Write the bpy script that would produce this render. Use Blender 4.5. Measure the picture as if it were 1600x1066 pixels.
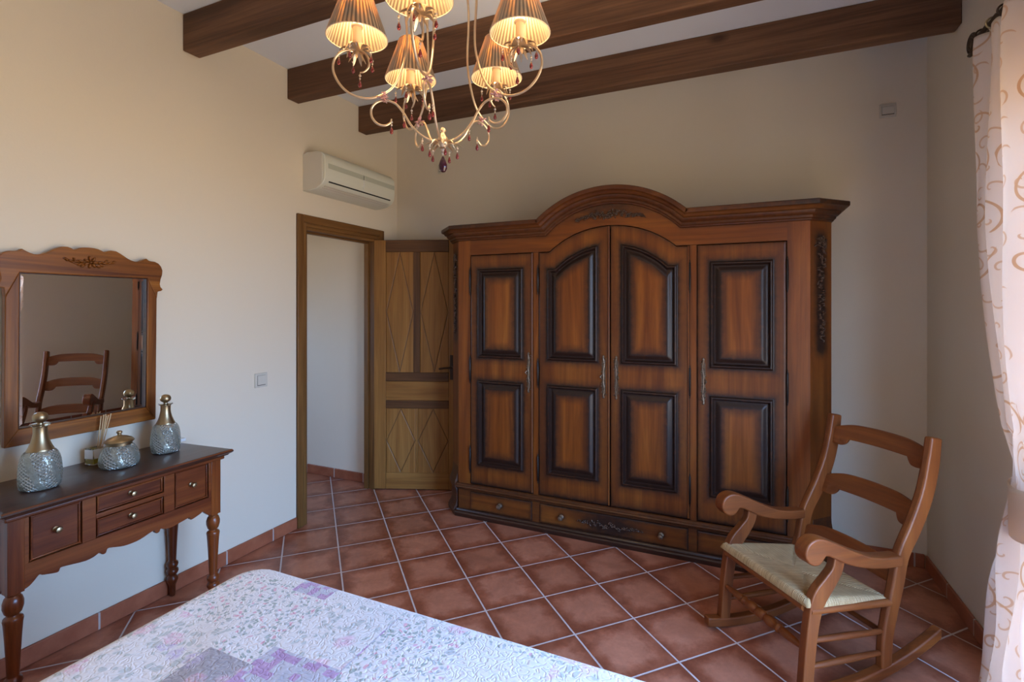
import bpy, bmesh, math, random
import numpy as np
from mathutils import Vector, Matrix
random.seed(7)
PI = math.pi
scene = bpy.context.scene
for o in list(bpy.data.objects): bpy.data.objects.remove(o)
COL = scene.collection

# ------------------------------------------------------------------ camera
YAW = 0.4205
cam_d = bpy.data.cameras.new('camera'); cam = bpy.data.objects.new('camera', cam_d); COL.objects.link(cam)
cam.location = (0, 0, 1.5); cam.rotation_euler = (PI/2, 0, YAW)
cam_d.sensor_width = 36; cam_d.lens = 783.3/1600*36; cam_d.shift_y = -55.2/1600
cam_d.clip_start = 0.02; cam_d.clip_end = 100
scene.camera = cam

# ------------------------------------------------------------------ view, world, daylight
vs = scene.view_settings
vs.view_transform = 'Standard'; vs.look = 'None'; vs.gamma = 1.0; vs.exposure = 0.05; vs.use_curve_mapping = False
world = bpy.data.worlds.new('sky'); scene.world = world; world.use_nodes = True
wn = world.node_tree.nodes; wl = world.node_tree.links; wn.clear()
wo = wn.new('ShaderNodeOutputWorld'); wb = wn.new('ShaderNodeBackground'); wr = wn.new('ShaderNodeValToRGB')
wt = wn.new('ShaderNodeTexCoord'); wx = wn.new('ShaderNodeSeparateXYZ'); wm = wn.new('ShaderNodeMath'); wm.operation = 'MULTIPLY_ADD'
wm.inputs[1].default_value = 0.5; wm.inputs[2].default_value = 0.5
wl.new(wt.outputs['Generated'], wx.inputs[0]); wl.new(wx.outputs[2], wm.inputs[0]); wl.new(wm.outputs[0], wr.inputs[0])
wl.new(wr.outputs[0], wb.inputs[0]); wl.new(wb.outputs[0], wo.inputs[0])
cr = wr.color_ramp                              # sunlit ground below, hazy horizon, blue sky above
cr.elements[0].position = 0.0; cr.elements[0].color = (0.44, 0.36, 0.25, 1)
cr.elements[1].position = 1.0; cr.elements[1].color = (0.26, 0.50, 1.1, 1)
for p_, c_ in ((0.46, (0.50, 0.42, 0.30, 1)), (0.5, (0.40, 0.66, 1.05, 1)), (0.62, (0.44, 0.78, 1.42, 1))):
    e = cr.elements.new(p_); e.color = c_
wb.inputs[1].default_value = 15.0

def portal(name, loc, rot, sx, sy):
    l = bpy.data.lights.new(name, 'AREA'); l.shape = 'RECTANGLE'; l.size = sx; l.size_y = sy
    l.cycles.is_portal = True
    o = bpy.data.objects.new(name, l); COL.objects.link(o); o.location = loc; o.rotation_euler = rot
# openings the daylight comes through: (y0, y1, z0, z1)
WIN = (0.35, 2.25, 0.0, 2.25)
portal('window_daylight', (1.22, (WIN[0]+WIN[1])/2, (WIN[2]+WIN[3])/2), (0, PI/2, 0), WIN[3]-WIN[2], WIN[1]-WIN[0])
portal('hall_daylight', (-4.55, 2.1, 1.45), (0, -PI/2, 0), 0.7, 0.5)

# ------------------------------------------------------------------ helpers: nodes
def new_mat(name):
    m = bpy.data.materials.new(name); m.use_nodes = True
    nt = m.node_tree; nt.nodes.clear()
    out = nt.nodes.new('ShaderNodeOutputMaterial'); b = nt.nodes.new('ShaderNodeBsdfPrincipled')
    nt.links.new(b.outputs[0], out.inputs[0])
    return m, nt, b, out
def rgba(c): return (c[0], c[1], c[2], 1)
def N(nt, t, **kw):
    n = nt.nodes.new('ShaderNode'+t)
    for k, v in kw.items():
        if k.startswith('i'):
            key = k[1:]
            n.inputs[int(key) if key.isdigit() else key].default_value = v
        else: setattr(n, k, v)
    return n
def LK(nt, a, b): nt.links.new(a, b)
def math_n(nt, op, a, b=None, c=None, clamp=False):
    n = nt.nodes.new('ShaderNodeMath'); n.operation = op; n.use_clamp = clamp
    for i, v in enumerate((a, b, c)):
        if v is None: continue
        if isinstance(v, (int, float)): n.inputs[i].default_value = v
        else: nt.links.new(v, n.inputs[i])
    return n.outputs[0]
def mix_c(nt, f, a, b, mode='MIX'):
    n = nt.nodes.new('ShaderNodeMix'); n.data_type = 'RGBA'; n.blend_type = mode
    for i, v in ((0, f), (6, a), (7, b)):
        if isinstance(v, (int, float)): n.inputs[i].default_value = v
        elif isinstance(v, tuple): n.inputs[i].default_value = rgba(v)
        else: nt.links.new(v, n.inputs[i])
    return n.outputs[2]
def ramp(nt, f, stops):
    n = nt.nodes.new('ShaderNodeValToRGB'); r = n.color_ramp
    r.elements[0].position = stops[0][0]; r.elements[0].color = rgba(stops[0][1])
    r.elements[1].position = stops[-1][0]; r.elements[1].color = rgba(stops[-1][1])
    for p, c in stops[1:-1]:
        e = r.elements.new(p); e.color = rgba(c)
    nt.links.new(f, n.inputs[0]); return n.outputs[0]
def noise(nt, vec, scale, detail=3, rough=.5, dist=0):
    n = nt.nodes.new('ShaderNodeTexNoise'); n.inputs['Scale'].default_value = scale
    n.inputs['Detail'].default_value = detail; n.inputs['Roughness'].default_value = rough; n.inputs['Distortion'].default_value = dist
    if vec is not None: nt.links.new(vec, n.inputs['Vector'])
    return n.outputs['Fac']
def mapping(nt, src, scale=(1, 1, 1), rot=(0, 0, 0), loc=(0, 0, 0)):
    n = nt.nodes.new('ShaderNodeMapping'); n.inputs['Scale'].default_value = scale
    n.inputs['Rotation'].default_value = rot; n.inputs['Location'].default_value = loc
    nt.links.new(src, n.inputs['Vector']); return n.outputs[0]
def bump(nt, b, h, strength, dist=.01):
    n = nt.nodes.new('ShaderNodeBump'); n.inputs['Strength'].default_value = strength; n.inputs['Distance'].default_value = dist
    nt.links.new(h, n.inputs['Height']); nt.links.new(n.outputs[0], b.inputs['Normal'])

def plain(name, col, rough=.5, metal=0., bumpy=0., bscale=60, coat=0., var=0.):
    m, nt, b, _ = new_mat(name)
    b.inputs['Base Color'].default_value = rgba(col); b.inputs['Roughness'].default_value = rough
    b.inputs['Metallic'].default_value = metal; b.inputs['Coat Weight'].default_value = coat
    tc = N(nt, 'TexCoord')
    if var:
        f = noise(nt, tc.outputs['Object'], bscale*.3, 3)
        c = mix_c(nt, f, tuple(x*(1-var) for x in col), tuple(min(1, x*(1+var)) for x in col)); LK(nt, c, b.inputs['Base Color'])
    if bumpy: bump(nt, b, noise(nt, tc.outputs['Object'], bscale, 3), bumpy, .004)
    return m

def wood(name, dark, mid, light, axis='z', scale=14, rough=.35, coat=.3, grain=.55, stain=(.012, .006, .005), knots=False, bmp=.12):
    m, nt, b, _ = new_mat(name)
    tc = N(nt, 'TexCoord'); oi = N(nt, 'ObjectInfo')
    off = N(nt, 'VectorMath', operation='ADD')
    LK(nt, tc.outputs['Object'], off.inputs[0])
    sc = N(nt, 'VectorMath', operation='SCALE'); sc.inputs[3].default_value = 7.0
    cmb = N(nt, 'CombineXYZ'); LK(nt, oi.outputs['Random'], cmb.inputs[0]); LK(nt, oi.outputs['Random'], cmb.inputs[1]); LK(nt, oi.outputs['Random'], cmb.inputs[2])
    LK(nt, cmb.outputs[0], sc.inputs[0]); LK(nt, sc.outputs[0], off.inputs[1])
    s = {'x': (.07, 1, 1), 'y': (1, .07, 1), 'z': (1, 1, .07)}[axis]
    v1 = mapping(nt, off.outputs[0], s)
    f1 = noise(nt, v1, scale, 5, .6, 1.2)
    c1 = ramp(nt, f1, ((.3, dark), (.5, mid), (.72, light)))
    s2 = {'x': (.02, 1, 1), 'y': (1, .02, 1), 'z': (1, 1, .02)}[axis]
    f2 = noise(nt, mapping(nt, off.outputs[0], s2), scale*11, 3, .6, .3)
    g = ramp(nt, f2, ((.35, (1-grain*.8,)*3), (.6, (1, 1, 1))))
    col = mix_c(nt, 1.0, c1, g, 'MULTIPLY')
    if knots:
        vo = N(nt, 'TexVoronoi'); vo.inputs['Scale'].default_value = 2.6
        LK(nt, mapping(nt, off.outputs[0], {'x': (.5, 1, 1), 'y': (1, .5, 1), 'z': (1, 1, .5)}[axis]), vo.inputs['Vector'])
        k = ramp(nt, vo.outputs['Distance'], ((.03, (.25, .2, .18)), (.09, (1, 1, 1))))
        col = mix_c(nt, .8, col, k, 'MULTIPLY')
    at = N(nt, 'Attribute', attribute_name='stain')
    nz = noise(nt, mapping(nt, tc.outputs['Object'], (1, 1, 1)), 30, 4, .6)
    st = math_n(nt, 'MULTIPLY', at.outputs['Fac'], math_n(nt, 'MULTIPLY_ADD', nz, .9, .62), clamp=True)
    col = mix_c(nt, st, col, stain)
    LK(nt, col, b.inputs['Base Color'])
    LK(nt, math_n(nt, 'MULTIPLY_ADD', f2, .18, rough-.08), b.inputs['Roughness'])
    b.inputs['Coat Weight'].default_value = coat; b.inputs['Coat Roughness'].default_value = .22; b.inputs['Specular IOR Level'].default_value = .36
    bump(nt, b, f2, bmp, .002)
    return m

# ------------------------------------------------------------------ helpers: meshes
class MB:
    def __init__(s): s.v = []; s.f = []; s.mi = []; s.sm = []
    def add(s, vs, fs, mi=0, smooth=False):
        o = len(s.v); s.v += [tuple(map(float, v)) for v in vs]
        for f in fs: s.f.append(tuple(i+o for i in f)); s.mi.append(mi); s.sm.append(smooth)
        return s
    def box(s, x0, x1, y0, y1, z0, z1, mi=0):
        vs = [(x, y, z) for z in (z0, z1) for y in (y0, y1) for x in (x0, x1)]
        return s.add(vs, [(0, 2, 3, 1), (4, 5, 7, 6), (0, 1, 5, 4), (2, 6, 7, 3), (0, 4, 6, 2), (1, 3, 7, 5)], mi)
    def obox(s, c, sx, sy, sz, M, mi=0):
        vs = [Vector(c) + M @ Vector((x*sx/2, y*sy/2, z*sz/2)) for z in (-1, 1) for y in (-1, 1) for x in (-1, 1)]
        return s.add(vs, [(0, 2, 3, 1), (4, 5, 7, 6), (0, 1, 5, 4), (2, 6, 7, 3), (0, 4, 6, 2), (1, 3, 7, 5)], mi)
    def prism(s, pts, fn, a, b, mi=0, smooth=False):
        """pts 2-D outline, fn(u, v, w) -> xyz, extruded w from a to b"""
        n = len(pts)
        vs = [fn(u, v, a) for u, v in pts] + [fn(u, v, b) for u, v in pts]
        s.add(vs, [tuple(range(n))[::-1], tuple(range(n, 2*n))], mi)
        s.add(vs, [(i, (i+1) % n, n+(i+1) % n, n+i) for i in range(n)], mi, smooth)
        return s
    def lathe(s, prof, c=(0, 0, 0), seg=24, mi=0, axis=None, closed=False, flute=None):
        vs = []; n = len(prof)
        A = axis if axis is not None else Matrix.Identity(3)
        for r, z in prof:
            for k in range(seg):
                a = 2*PI*k/seg; rr = r*(flute(a, z) if flute else 1)
                vs.append(Vector(c) + A @ Vector((rr*math.cos(a), rr*math.sin(a), z)))
        fs = [(i*seg+k, i*seg+(k+1) % seg, (i+1)*seg+(k+1) % seg, (i+1)*seg+k) for i in range(n-1) for k in range(seg)]
        s.add(vs, fs, mi, True)
        if not closed:
            o = len(s.v)-n*seg
            if prof[0][0] > 1e-5: s.f.append(tuple(o+k for k in range(seg))[::-1]); s.mi.append(mi); s.sm.append(False)
            if prof[-1][0] > 1e-5: s.f.append(tuple(o+(n-1)*seg+k for k in range(seg))); s.mi.append(mi); s.sm.append(False)
        return s
    def tube(s, path, rad, seg=10, mi=0, closed=False, up=(0, 0, 1), sx=1, sy=1, smooth=True, caps=True):
        P = [Vector(p) for p in path]; n = len(P)
        R = rad if isinstance(rad, (list, tuple)) else [rad]*n
        vs = []; pn = None
        for i in range(n):
            t = (P[(i+1) % n]-P[i-1]) if closed else (P[min(i+1, n-1)]-P[max(i-1, 0)])
            if t.length < 1e-9: t = Vector((0, 0, 1))
            t.normalize()
            if pn is None:
                u = Vector(up); u = u - t*u.dot(t)
                if u.length < 1e-3: u = Vector((1, 0, 0)); u = u - t*u.dot(t)
            else: u = pn - t*pn.dot(t)
            u.normalize(); pn = u; w = t.cross(u)
            for k in range(seg):
                a = 2*PI*k/seg
                vs.append(P[i] + (u*math.cos(a)*sx + w*math.sin(a)*sy)*R[i])
        m = n if closed else n-1
        fs = [(i*seg+k, i*seg+(k+1) % seg, ((i+1) % n)*seg+(k+1) % seg, ((i+1) % n)*seg+k) for i in range(m) for k in range(seg)]
        s.add(vs, fs, mi, smooth)
        if not closed and caps:
            o = len(s.v)-n*seg
            s.f.append(tuple(o+k for k in range(seg))[::-1]); s.mi.append(mi); s.sm.append(False)
            s.f.append(tuple(o+(n-1)*seg+k for k in range(seg))); s.mi.append(mi); s.sm.append(False)
        return s
    def ell(s, c, r, M=None, mi=0, seg=10, rings=7):
        M = M or Matrix.Identity(3)
        prof = [(math.sin(PI*i/(rings)), -math.cos(PI*i/(rings))) for i in range(rings+1)]
        vs = []
        for a, z in prof:
            for k in range(seg):
                t = 2*PI*k/seg
                vs.append(Vector(c) + M @ Vector((a*math.cos(t)*r[0], a*math.sin(t)*r[1], z*r[2])))
        fs = [(i*seg+k, i*seg+(k+1) % seg, (i+1)*seg+(k+1) % seg, (i+1)*seg+k) for i in range(rings) for k in range(seg)]
        return s.add(vs, fs, mi, True)
    def build(s, name, mats, parent=None, bev=0, sharp=35, loc=None, seg=2):
        me = bpy.data.meshes.new(name)
        me.from_pydata(s.v, [], s.f)
        mats = mats if isinstance(mats, (list, tuple)) else [mats]
        for m in mats: me.materials.append(m)
        me.polygons.foreach_set('material_index', s.mi)
        me.validate()
        bm = bmesh.new(); bm.from_mesh(me)
        bmesh.ops.remove_doubles(bm, verts=bm.verts, dist=1e-5)
        bmesh.ops.recalc_face_normals(bm, faces=bm.faces)
        bm.to_mesh(me); bm.free()
        me.polygons.foreach_set('use_smooth', [True]*len(me.polygons))
        me.set_sharp_from_angle(angle=math.radians(sharp))
        o = bpy.data.objects.new(name, me); COL.objects.link(o)
        if parent: o.parent = parent
        if loc: o.location = loc
        if bev:
            b = o.modifiers.new('bevel', 'BEVEL'); b.width = bev; b.segments = seg; b.limit_method = 'ANGLE'; b.angle_limit = math.radians(40)
            b.harden_normals = False
        return o

def thing(name, label, cat, loc=(0, 0, 0), rotz=0, group=None):
    o = bpy.data.objects.new(name, None); COL.objects.link(o); o.empty_display_size = .1
    o.location = loc; o.rotation_euler = (0, 0, rotz); o['label'] = label; o['category'] = cat
    if group: o['group'] = group
    return o
def tag(o, label, cat, group=None):
    o['label'] = label; o['category'] = cat
    if group: o['group'] = group
    return o
def struct(o): o['kind'] = 'structure'; return o
def sroot(name, loc=(0, 0, 0)):
    o = bpy.data.objects.new(name, None); COL.objects.link(o); o.location = loc; o['kind'] = 'structure'; return o
def part(o, label): o['label'] = label; return o

def curve(pts, n=6):
    """Catmull-Rom through points"""
    P = [Vector(p) for p in pts]; out = []
    P = [P[0]*2-P[1]] + P + [P[-1]*2-P[-2]]
    for i in range(1, len(P)-2):
        for k in range(n):
            t = k/n; a, b, c, d = P[i-1], P[i], P[i+1], P[i+2]
            out.append(.5*((2*b)+(c-a)*t+(2*a-5*b+4*c-d)*t*t+(3*b-a-3*c+d)*t**3))
    out.append(P[-2]); return out

def hfield(name, mats, parent, us, rows, hfun, sfun, place, depth, inner=None, panel_name=None, panel_parent=None):
    """front surface as a height field.  us: 1-D columns; rows: (nv, nu) array of v; inner(U,V)->bool for faces split into panels"""
    U = np.tile(us, (rows.shape[0], 1)); V = rows
    H = hfun(U, V); S = sfun(U, V)
    nv, nu = V.shape
    X, Y, Z = place(U, V, H)
    verts = np.stack([X, Y, Z], -1).reshape(-1, 3)
    idx = np.arange(nv*nu).reshape(nv, nu)
    F = np.stack([idx[:-1, :-1], idx[:-1, 1:], idx[1:, 1:], idx[1:, :-1]], -1).reshape(-1, 4)
    mu = (U[:-1, :-1]+U[1:, 1:])/2; mv = (V[:-1, :-1]+V[:-1, 1:]+V[1:, 1:]+V[1:, :-1])/4
    lab = inner(mu, mv).reshape(-1) if inner is not None else np.zeros(len(F), int)
    objs = []
    for L in sorted(set(lab.tolist())):
        f = F[lab == L]
        used = np.unique(f); remap = -np.ones(len(verts), int); remap[used] = np.arange(len(used))
        v = verts[used].tolist(); st = S.reshape(-1)[used].tolist(); fl = remap[f].tolist()
        if L == 0:                                     # skirt and back for the main body
            ring = list(idx[0, :]) + list(idx[1:, -1]) + list(idx[-1, -2::-1]) + list(idx[-2:0:-1, 0])
            Xb, Yb, Zb = place(U, V, np.full_like(V, -depth))
            bk = np.stack([Xb, Yb, Zb], -1).reshape(-1, 3)
            n0 = len(v); m = len(ring)
            for r in ring: v.append(bk[r].tolist()); st.append(S.reshape(-1)[r])
            fl += [[int(remap[ring[i]]), n0+i, n0+(i+1) % m, int(remap[ring[(i+1) % m]])] for i in range(m)]
            fl.append([n0+i for i in range(m)])
        me = bpy.data.meshes.new(name if L == 0 else panel_name)
        me.from_pydata(v, [], fl)
        me.materials.append(mats)
        a = me.attributes.new('stain', 'FLOAT', 'POINT'); a.data.foreach_set('value', st)
        bm = bmesh.new(); bm.from_mesh(me); bmesh.ops.recalc_face_normals(bm, faces=bm.faces); bm.to_mesh(me); bm.free()
        me.polygons.foreach_set('use_smooth', [True]*len(me.polygons))
        me.set_sharp_from_angle(angle=math.radians(40))
        o = bpy.data.objects.new(me.name, me); COL.objects.link(o)
        o.parent = parent if L == 0 else objs[0]
        objs.append(o)
    return objs

def fine(breaks, lo, hi, step=.02):
    """columns with clusters: breaks = [(pos, sign)] sign=+1 when the panel lies above pos"""
    s = {lo, hi, lo+.003, hi-.003, lo+.008, hi-.008, lo+.018, hi-.018}
    for p, sg in breaks:
        for d in OFF: s.add(p+sg*d)
    a = sorted(x for x in s if lo-1e-9 <= x <= hi+1e-9)
    out = [a[0]]
    for x in a[1:]:
        g = x-out[-1]
        if g < .0011 and x < hi-1e-9: continue
        k = int(g//step)
        st = out[-1]
        for j in range(1, k+1): out.append(st+g*j/(k+1))
        out.append(x)
    return np.array(out)
OFF = [-.03, -.02, -.012, -.006, -.002, 0, .003, .006, .010, .014, .018, .021, .024, .028, .034, .042, .050, .056, .064, .075]
PD = [-.01, -.0005, .0, .003, .008, .014, .019, .022, .026, .031, .052, .056, 1]
PH = [0, 0, .001, .010, .0145, .0135, .005, -.006, -.007, -.0065, .006, .0065, .0065]

# ------------------------------------------------------------------ materials
M = {}
M['wall'] = plain('wall_paint', (.75, .655, .520), .9, bumpy=.12, bscale=90)
M['wall_hall'] = plain('hall_paint', (.80, .69, .55), .9, bumpy=.1, bscale=90)
M['ceil'] = plain('ceiling_paint', (.80, .83, .87), .9, bumpy=.05, bscale=60)
M['beam'] = wood('beam_wood', (.085, .038, .018), (.155, .072, .036), (.23, .115, .058), 'x', 7, .62, 0, .4, knots=True, bmp=.5)
AR = ((.13, .030, .0035), (.225, .060, .007), (.34, .110, .014))
M['arm_z'] = wood('armoire_wood_upright', *AR, 'z', 9, .40, .12, .22, bmp=.05, stain=(.022, .009, .006))
M['arm_x'] = wood('armoire_wood_across', *AR, 'x', 9, .40, .12, .22, bmp=.05, stain=(.022, .009, .006))
M['arm_dark'] = wood('armoire_dark_moulding', (.028, .009, .006), (.055, .017, .009), (.085, .028, .012), 'x', 9, .33, .4, .3)
M['arm_carve'] = plain('armoire_carving', (.095, .055, .038), .26, coat=.3, var=.4)
M['bronze'] = plain('aged_bronze', (.21, .155, .11), .38, .75, bumpy=.3, bscale=220, var=.5)
M['hinge'] = plain('dark_iron', (.035, .028, .025), .4, .8)
CH = ((.115, .028, .006), (.19, .050, .010), (.26, .078, .016))
M['chair'] = wood('chair_wood', *CH, 'z', 12, .42, .12, .2)
M['chair_y'] = wood('chair_wood_slat', *CH, 'y', 12, .42, .12, .2)
M['chair_x'] = wood('chair_wood_arm', *CH, 'x', 12, .42, .12, .2)
CN = ((.08, .014, .004), (.16, .035, .008), (.25, .068, .014))
M['con_y'] = wood('console_wood', *CN, 'y', 11, .36, .2, .3)
M['con_z'] = wood('console_wood_leg', *CN, 'z', 11, .30, .3, .25)
M['con_top'] = wood('console_top_wood', (.035, .014, .010), (.055, .022, .014), (.08, .03, .018), 'y', 9, .30, .5, .3)
MR = ((.10, .024, .003), (.24, .074, .008), (.38, .140, .018))
M['mir_y'] = wood('mirror_wood_across', *MR, 'y', 9, .40, .15, .3)
M['mir_z'] = wood('mirror_wood_upright', *MR, 'z', 9, .40, .15, .3)
DO = ((.24, .098, .022), (.32, .142, .034), (.40, .19, .050))
DD = ((.075, .030, .012), (.125, .052, .018), (.16, .070, .025))
M['oak_z'] = wood('door_oak_upright', *DO, 'z', 12, .5, .05, .25)
M['oak_x'] = wood('door_oak_across', *DO, 'x', 12, .5, .05, .25)
M['oakd_x'] = wood('door_dark_rail', *DD, 'x', 12, .5, .1, .4)
M['oakd_z'] = wood('door_dark_muntin', *DD, 'z', 12, .5, .1, .4)
M['casing'] = wood('door_casing_wood', (.115, .045, .011), (.19, .082, .020), (.26, .12, .034), 'z', 10, .5, .1, .4)
M['casing_y'] = wood('door_casing_head', (.115, .045, .011), (.19, .082, .020), (.26, .12, .034), 'y', 10, .5, .1, .4)
M['brass'] = plain('brushed_brass', (.40, .30, .175), .36, 1.0)
M['gold'] = plain('champagne_metal', (.72, .53, .34), .34, .85, var=.12, bscale=80)
M['iron'] = plain('wrought_iron', (.06, .04, .03), .45, .7)
M['ac'] = plain('ac_plastic', (.72, .72, .62), .45)
M['ac_side'] = plain('ac_side_plastic', (.66, .62, .54), .5)
M['black'] = plain('gap_shade_black', (.01, .01, .01), .7)  # near-black colour standing in for shade in slots and gaps
M['plate'] = plain('switch_plastic', (.62, .57, .48), .4)
M['white'] = plain('white_plastic', (.8, .8, .78), .4)
M['reed'] = plain('rattan_reed', (.62, .42, .22), .7)
M['paper'] = plain('white_label', (.8, .78, .75), .6)
M['skirt'] = None

def mat_floor():
    m, nt, b, _ = new_mat('terracotta_tile_floor')
    tc = N(nt, 'TexCoord')
    S = .3196; ang = .8023
    # world -> tile grid
    sub = N(nt, 'VectorMath', operation='SUBTRACT'); sub.inputs[1].default_value = (-2.494, 3.077, 0); LK(nt, tc.outputs['Object'], sub.inputs[0])
    v = mapping(nt, sub.outputs[0], (1/S, 1/S, 1), (0, 0, -ang))
    # mapping scales then rotates: do it explicitly instead
    nt.nodes.remove(nt.nodes[-1])
    rot = N(nt, 'VectorRotate', rotation_type='Z_AXIS'); rot.inputs['Angle'].default_value = -ang; LK(nt, sub.outputs[0], rot.inputs['Vector'])
    sc = N(nt, 'VectorMath', operation='SCALE'); sc.inputs[3].default_value = 1/S; LK(nt, rot.outputs[0], sc.inputs[0])
    fr = N(nt, 'VectorMath', operation='FRACTION'); LK(nt, sc.outputs[0], fr.inputs[0])
    fl = N(nt, 'VectorMath', operation='FLOOR'); LK(nt, sc.outputs[0], fl.inputs[0])
    sx = N(nt, 'SeparateXYZ'); LK(nt, fr.outputs[0], sx.inputs[0])
    ax = math_n(nt, 'ABSOLUTE', math_n(nt, 'SUBTRACT', sx.outputs[0], .5)); ay = math_n(nt, 'ABSOLUTE', math_n(nt, 'SUBTRACT', sx.outputs[1], .5))
    ed = math_n(nt, 'SUBTRACT', .5, math_n(nt, 'MAXIMUM', ax, ay))          # distance to the tile edge, tile units
    wob = noise(nt, sc.outputs[0], 9, 3)
    edw = math_n(nt, 'ADD', ed, math_n(nt, 'MULTIPLY_ADD', wob, .006, -.003))
    grout = math_n(nt, 'LESS_THAN', edw, .0125)
    wn_ = N(nt, 'TexWhiteNoise', noise_dimensions='2D'); LK(nt, fl.outputs[0], wn_.inputs['Vector'])
    base = ramp(nt, wn_.outputs['Value'], ((0, (.39, .150, .085)), (.5, (.44, .175, .102)), (1, (.50, .205, .122))))
    n1 = noise(nt, sc.outputs[0], 2.2, 5, .65, .6); n2 = noise(nt, sc.outputs[0], 14, 4, .7)
    base = mix_c(nt, 1., base, ramp(nt, n1, ((.3, (.82, .8, .8)), (.7, (1.15, 1.18, 1.2)))), 'MULTIPLY')
    base = mix_c(nt, 1., base, ramp(nt, n2, ((.3, (.9, .9, .9)), (.7, (1.06, 1.06, 1.06)))), 'MULTIPLY')
    # burnt rim of each tile
    rim = math_n(nt, 'ADD', ed, math_n(nt, 'MULTIPLY_ADD', noise(nt, sc.outputs[0], 3.0, 6, .72), -.62, .29))
    rimf = ramp(nt, rim, ((.0, (.50, .34, .27)), (.10, (.70, .56, .50)), (.22, (1, 1, 1))))
    base = mix_c(nt, .9, base, rimf, 'MULTIPLY')
    col = mix_c(nt, grout, base, (.56, .50, .49))
    LK(nt, col, b.inputs['Base Color'])
    r = math_n(nt, 'MULTIPLY_ADD', n2, .16, .26); r = math_n(nt, 'ADD', r, math_n(nt, 'MULTIPLY', grout, .4)); LK(nt, r, b.inputs['Roughness'])
    h = math_n(nt, 'SMOOTH_MIN', math_n(nt, 'MULTIPLY', edw, 20), .5, .2)
    h = math_n(nt, 'ADD', h, math_n(nt, 'MULTIPLY', n1, .25))
    bump(nt, b, h, .5, .004)
    return m
M['floor'] = mat_floor()

def mat_skirt(axis):
    m, nt, b, _ = new_mat('terracotta_skirting_'+axis)
    tc = N(nt, 'TexCoord'); sx = N(nt, 'SeparateXYZ'); LK(nt, tc.outputs['Object'], sx.inputs[0])
    c = sx.outputs['XY'.index(axis.upper())]
    off = -1.655 if axis == 'y' else .02
    t = math_n(nt, 'DIVIDE', math_n(nt, 'ADD', c, off), .318)
    fr = math_n(nt, 'ABSOLUTE', math_n(nt, 'SUBTRACT', math_n(nt, 'FRACT', t), .5))
    g = math_n(nt, 'GREATER_THAN', fr, .487)
    n1 = noise(nt, tc.outputs['Object'], 9, 5, .65)
    base = ramp(nt, n1, ((.3, (.27, .072, .032)), (.7, (.40, .13, .065))))
    LK(nt, mix_c(nt, g, base, (.50, .44, .41)), b.inputs['Base Color']); b.inputs['Roughness'].default_value = .38
    return m
M['skirt_x'] = mat_skirt('x'); M['skirt_y'] = mat_skirt('y')

def mat_glass(name, col, rough=.02, trans=1., metal=0., cut=0., cscale=60, ior=1.45):
    m, nt, b, _ = new_mat(name)
    b.inputs['Base Color'].default_value = rgba(col); b.inputs['Roughness'].default_value = rough
    b.inputs['Transmission Weight'].default_value = trans; b.inputs['Metallic'].default_value = metal; b.inputs['IOR'].default_value = ior
    if cut:
        tc = N(nt, 'TexCoord')
        # cut diamonds and fans around the body: crossed spiral grooves
        sp = N(nt, 'SeparateXYZ'); LK(nt, tc.outputs['Object'], sp.inputs[0])
        an = math_n(nt, 'ARCTAN2', sp.outputs[1], sp.outputs[0])
        a1 = math_n(nt, 'SINE', math_n(nt, 'ADD', math_n(nt, 'MULTIPLY', an, 12), math_n(nt, 'MULTIPLY', sp.outputs[2], cscale*4)))
        a2 = math_n(nt, 'SINE', math_n(nt, 'SUBTRACT', math_n(nt, 'MULTIPLY', an, 12), math_n(nt, 'MULTIPLY', sp.outputs[2], cscale*4)))
        pt = math_n(nt, 'MAXIMUM', math_n(nt, 'ABSOLUTE', a1), math_n(nt, 'ABSOLUTE', a2))
        ptm = math_n(nt, 'POWER', pt, 6)
        band = math_n(nt, 'GREATER_THAN', math_n(nt, 'SINE', math_n(nt, 'ADD', math_n(nt, 'MULTIPLY', an, 6), math_n(nt, 'MULTIPLY', sp.outputs[2], 40))), -.35)
        h = math_n(nt, 'MULTIPLY', ptm, band)
        h = math_n(nt, 'ADD', h, math_n(nt, 'MULTIPLY', noise(nt, tc.outputs['Object'], 70, 3), .8))
        bump(nt, b, h, cut, .006)
        c = mix_c(nt, math_n(nt, 'MULTIPLY', h, .75, clamp=True), col, (.80, .84, .80)); LK(nt, c, b.inputs['Base Color'])
    return m
M['mercury'] = mat_glass('smoky_cut_glass', (.26, .26, .19), .08, .45, .35, 1.0, 60)
M['clear'] = mat_glass('clear_glass', (.95, .97, .96), .02)
M['crystal'] = mat_glass('clear_crystal', (.93, .90, .88), .03, .85)
M['ruby'] = mat_glass('ruby_crystal', (.36, .055, .06), .04, .75, ior=1.5)
M['dark_ruby'] = mat_glass('dark_ruby_crystal', (.055, .010, .025), .05, .35, ior=1.5)
M['pink'] = mat_glass('pink_crystal', (.85, .52, .50), .06, .55)
M['oil'] = mat_glass('yellow_oil', (.80, .62, .05), .05, .4)
def mat_mirror():
    m, nt, b, _ = new_mat('silvered_mirror'); b.inputs['Metallic'].default_value = 1; b.inputs['Roughness'].default_value = .0
    b.inputs['Base Color'].default_value = (.80, .79, .76, 1); return m
M['mirror'] = mat_mirror()

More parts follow.
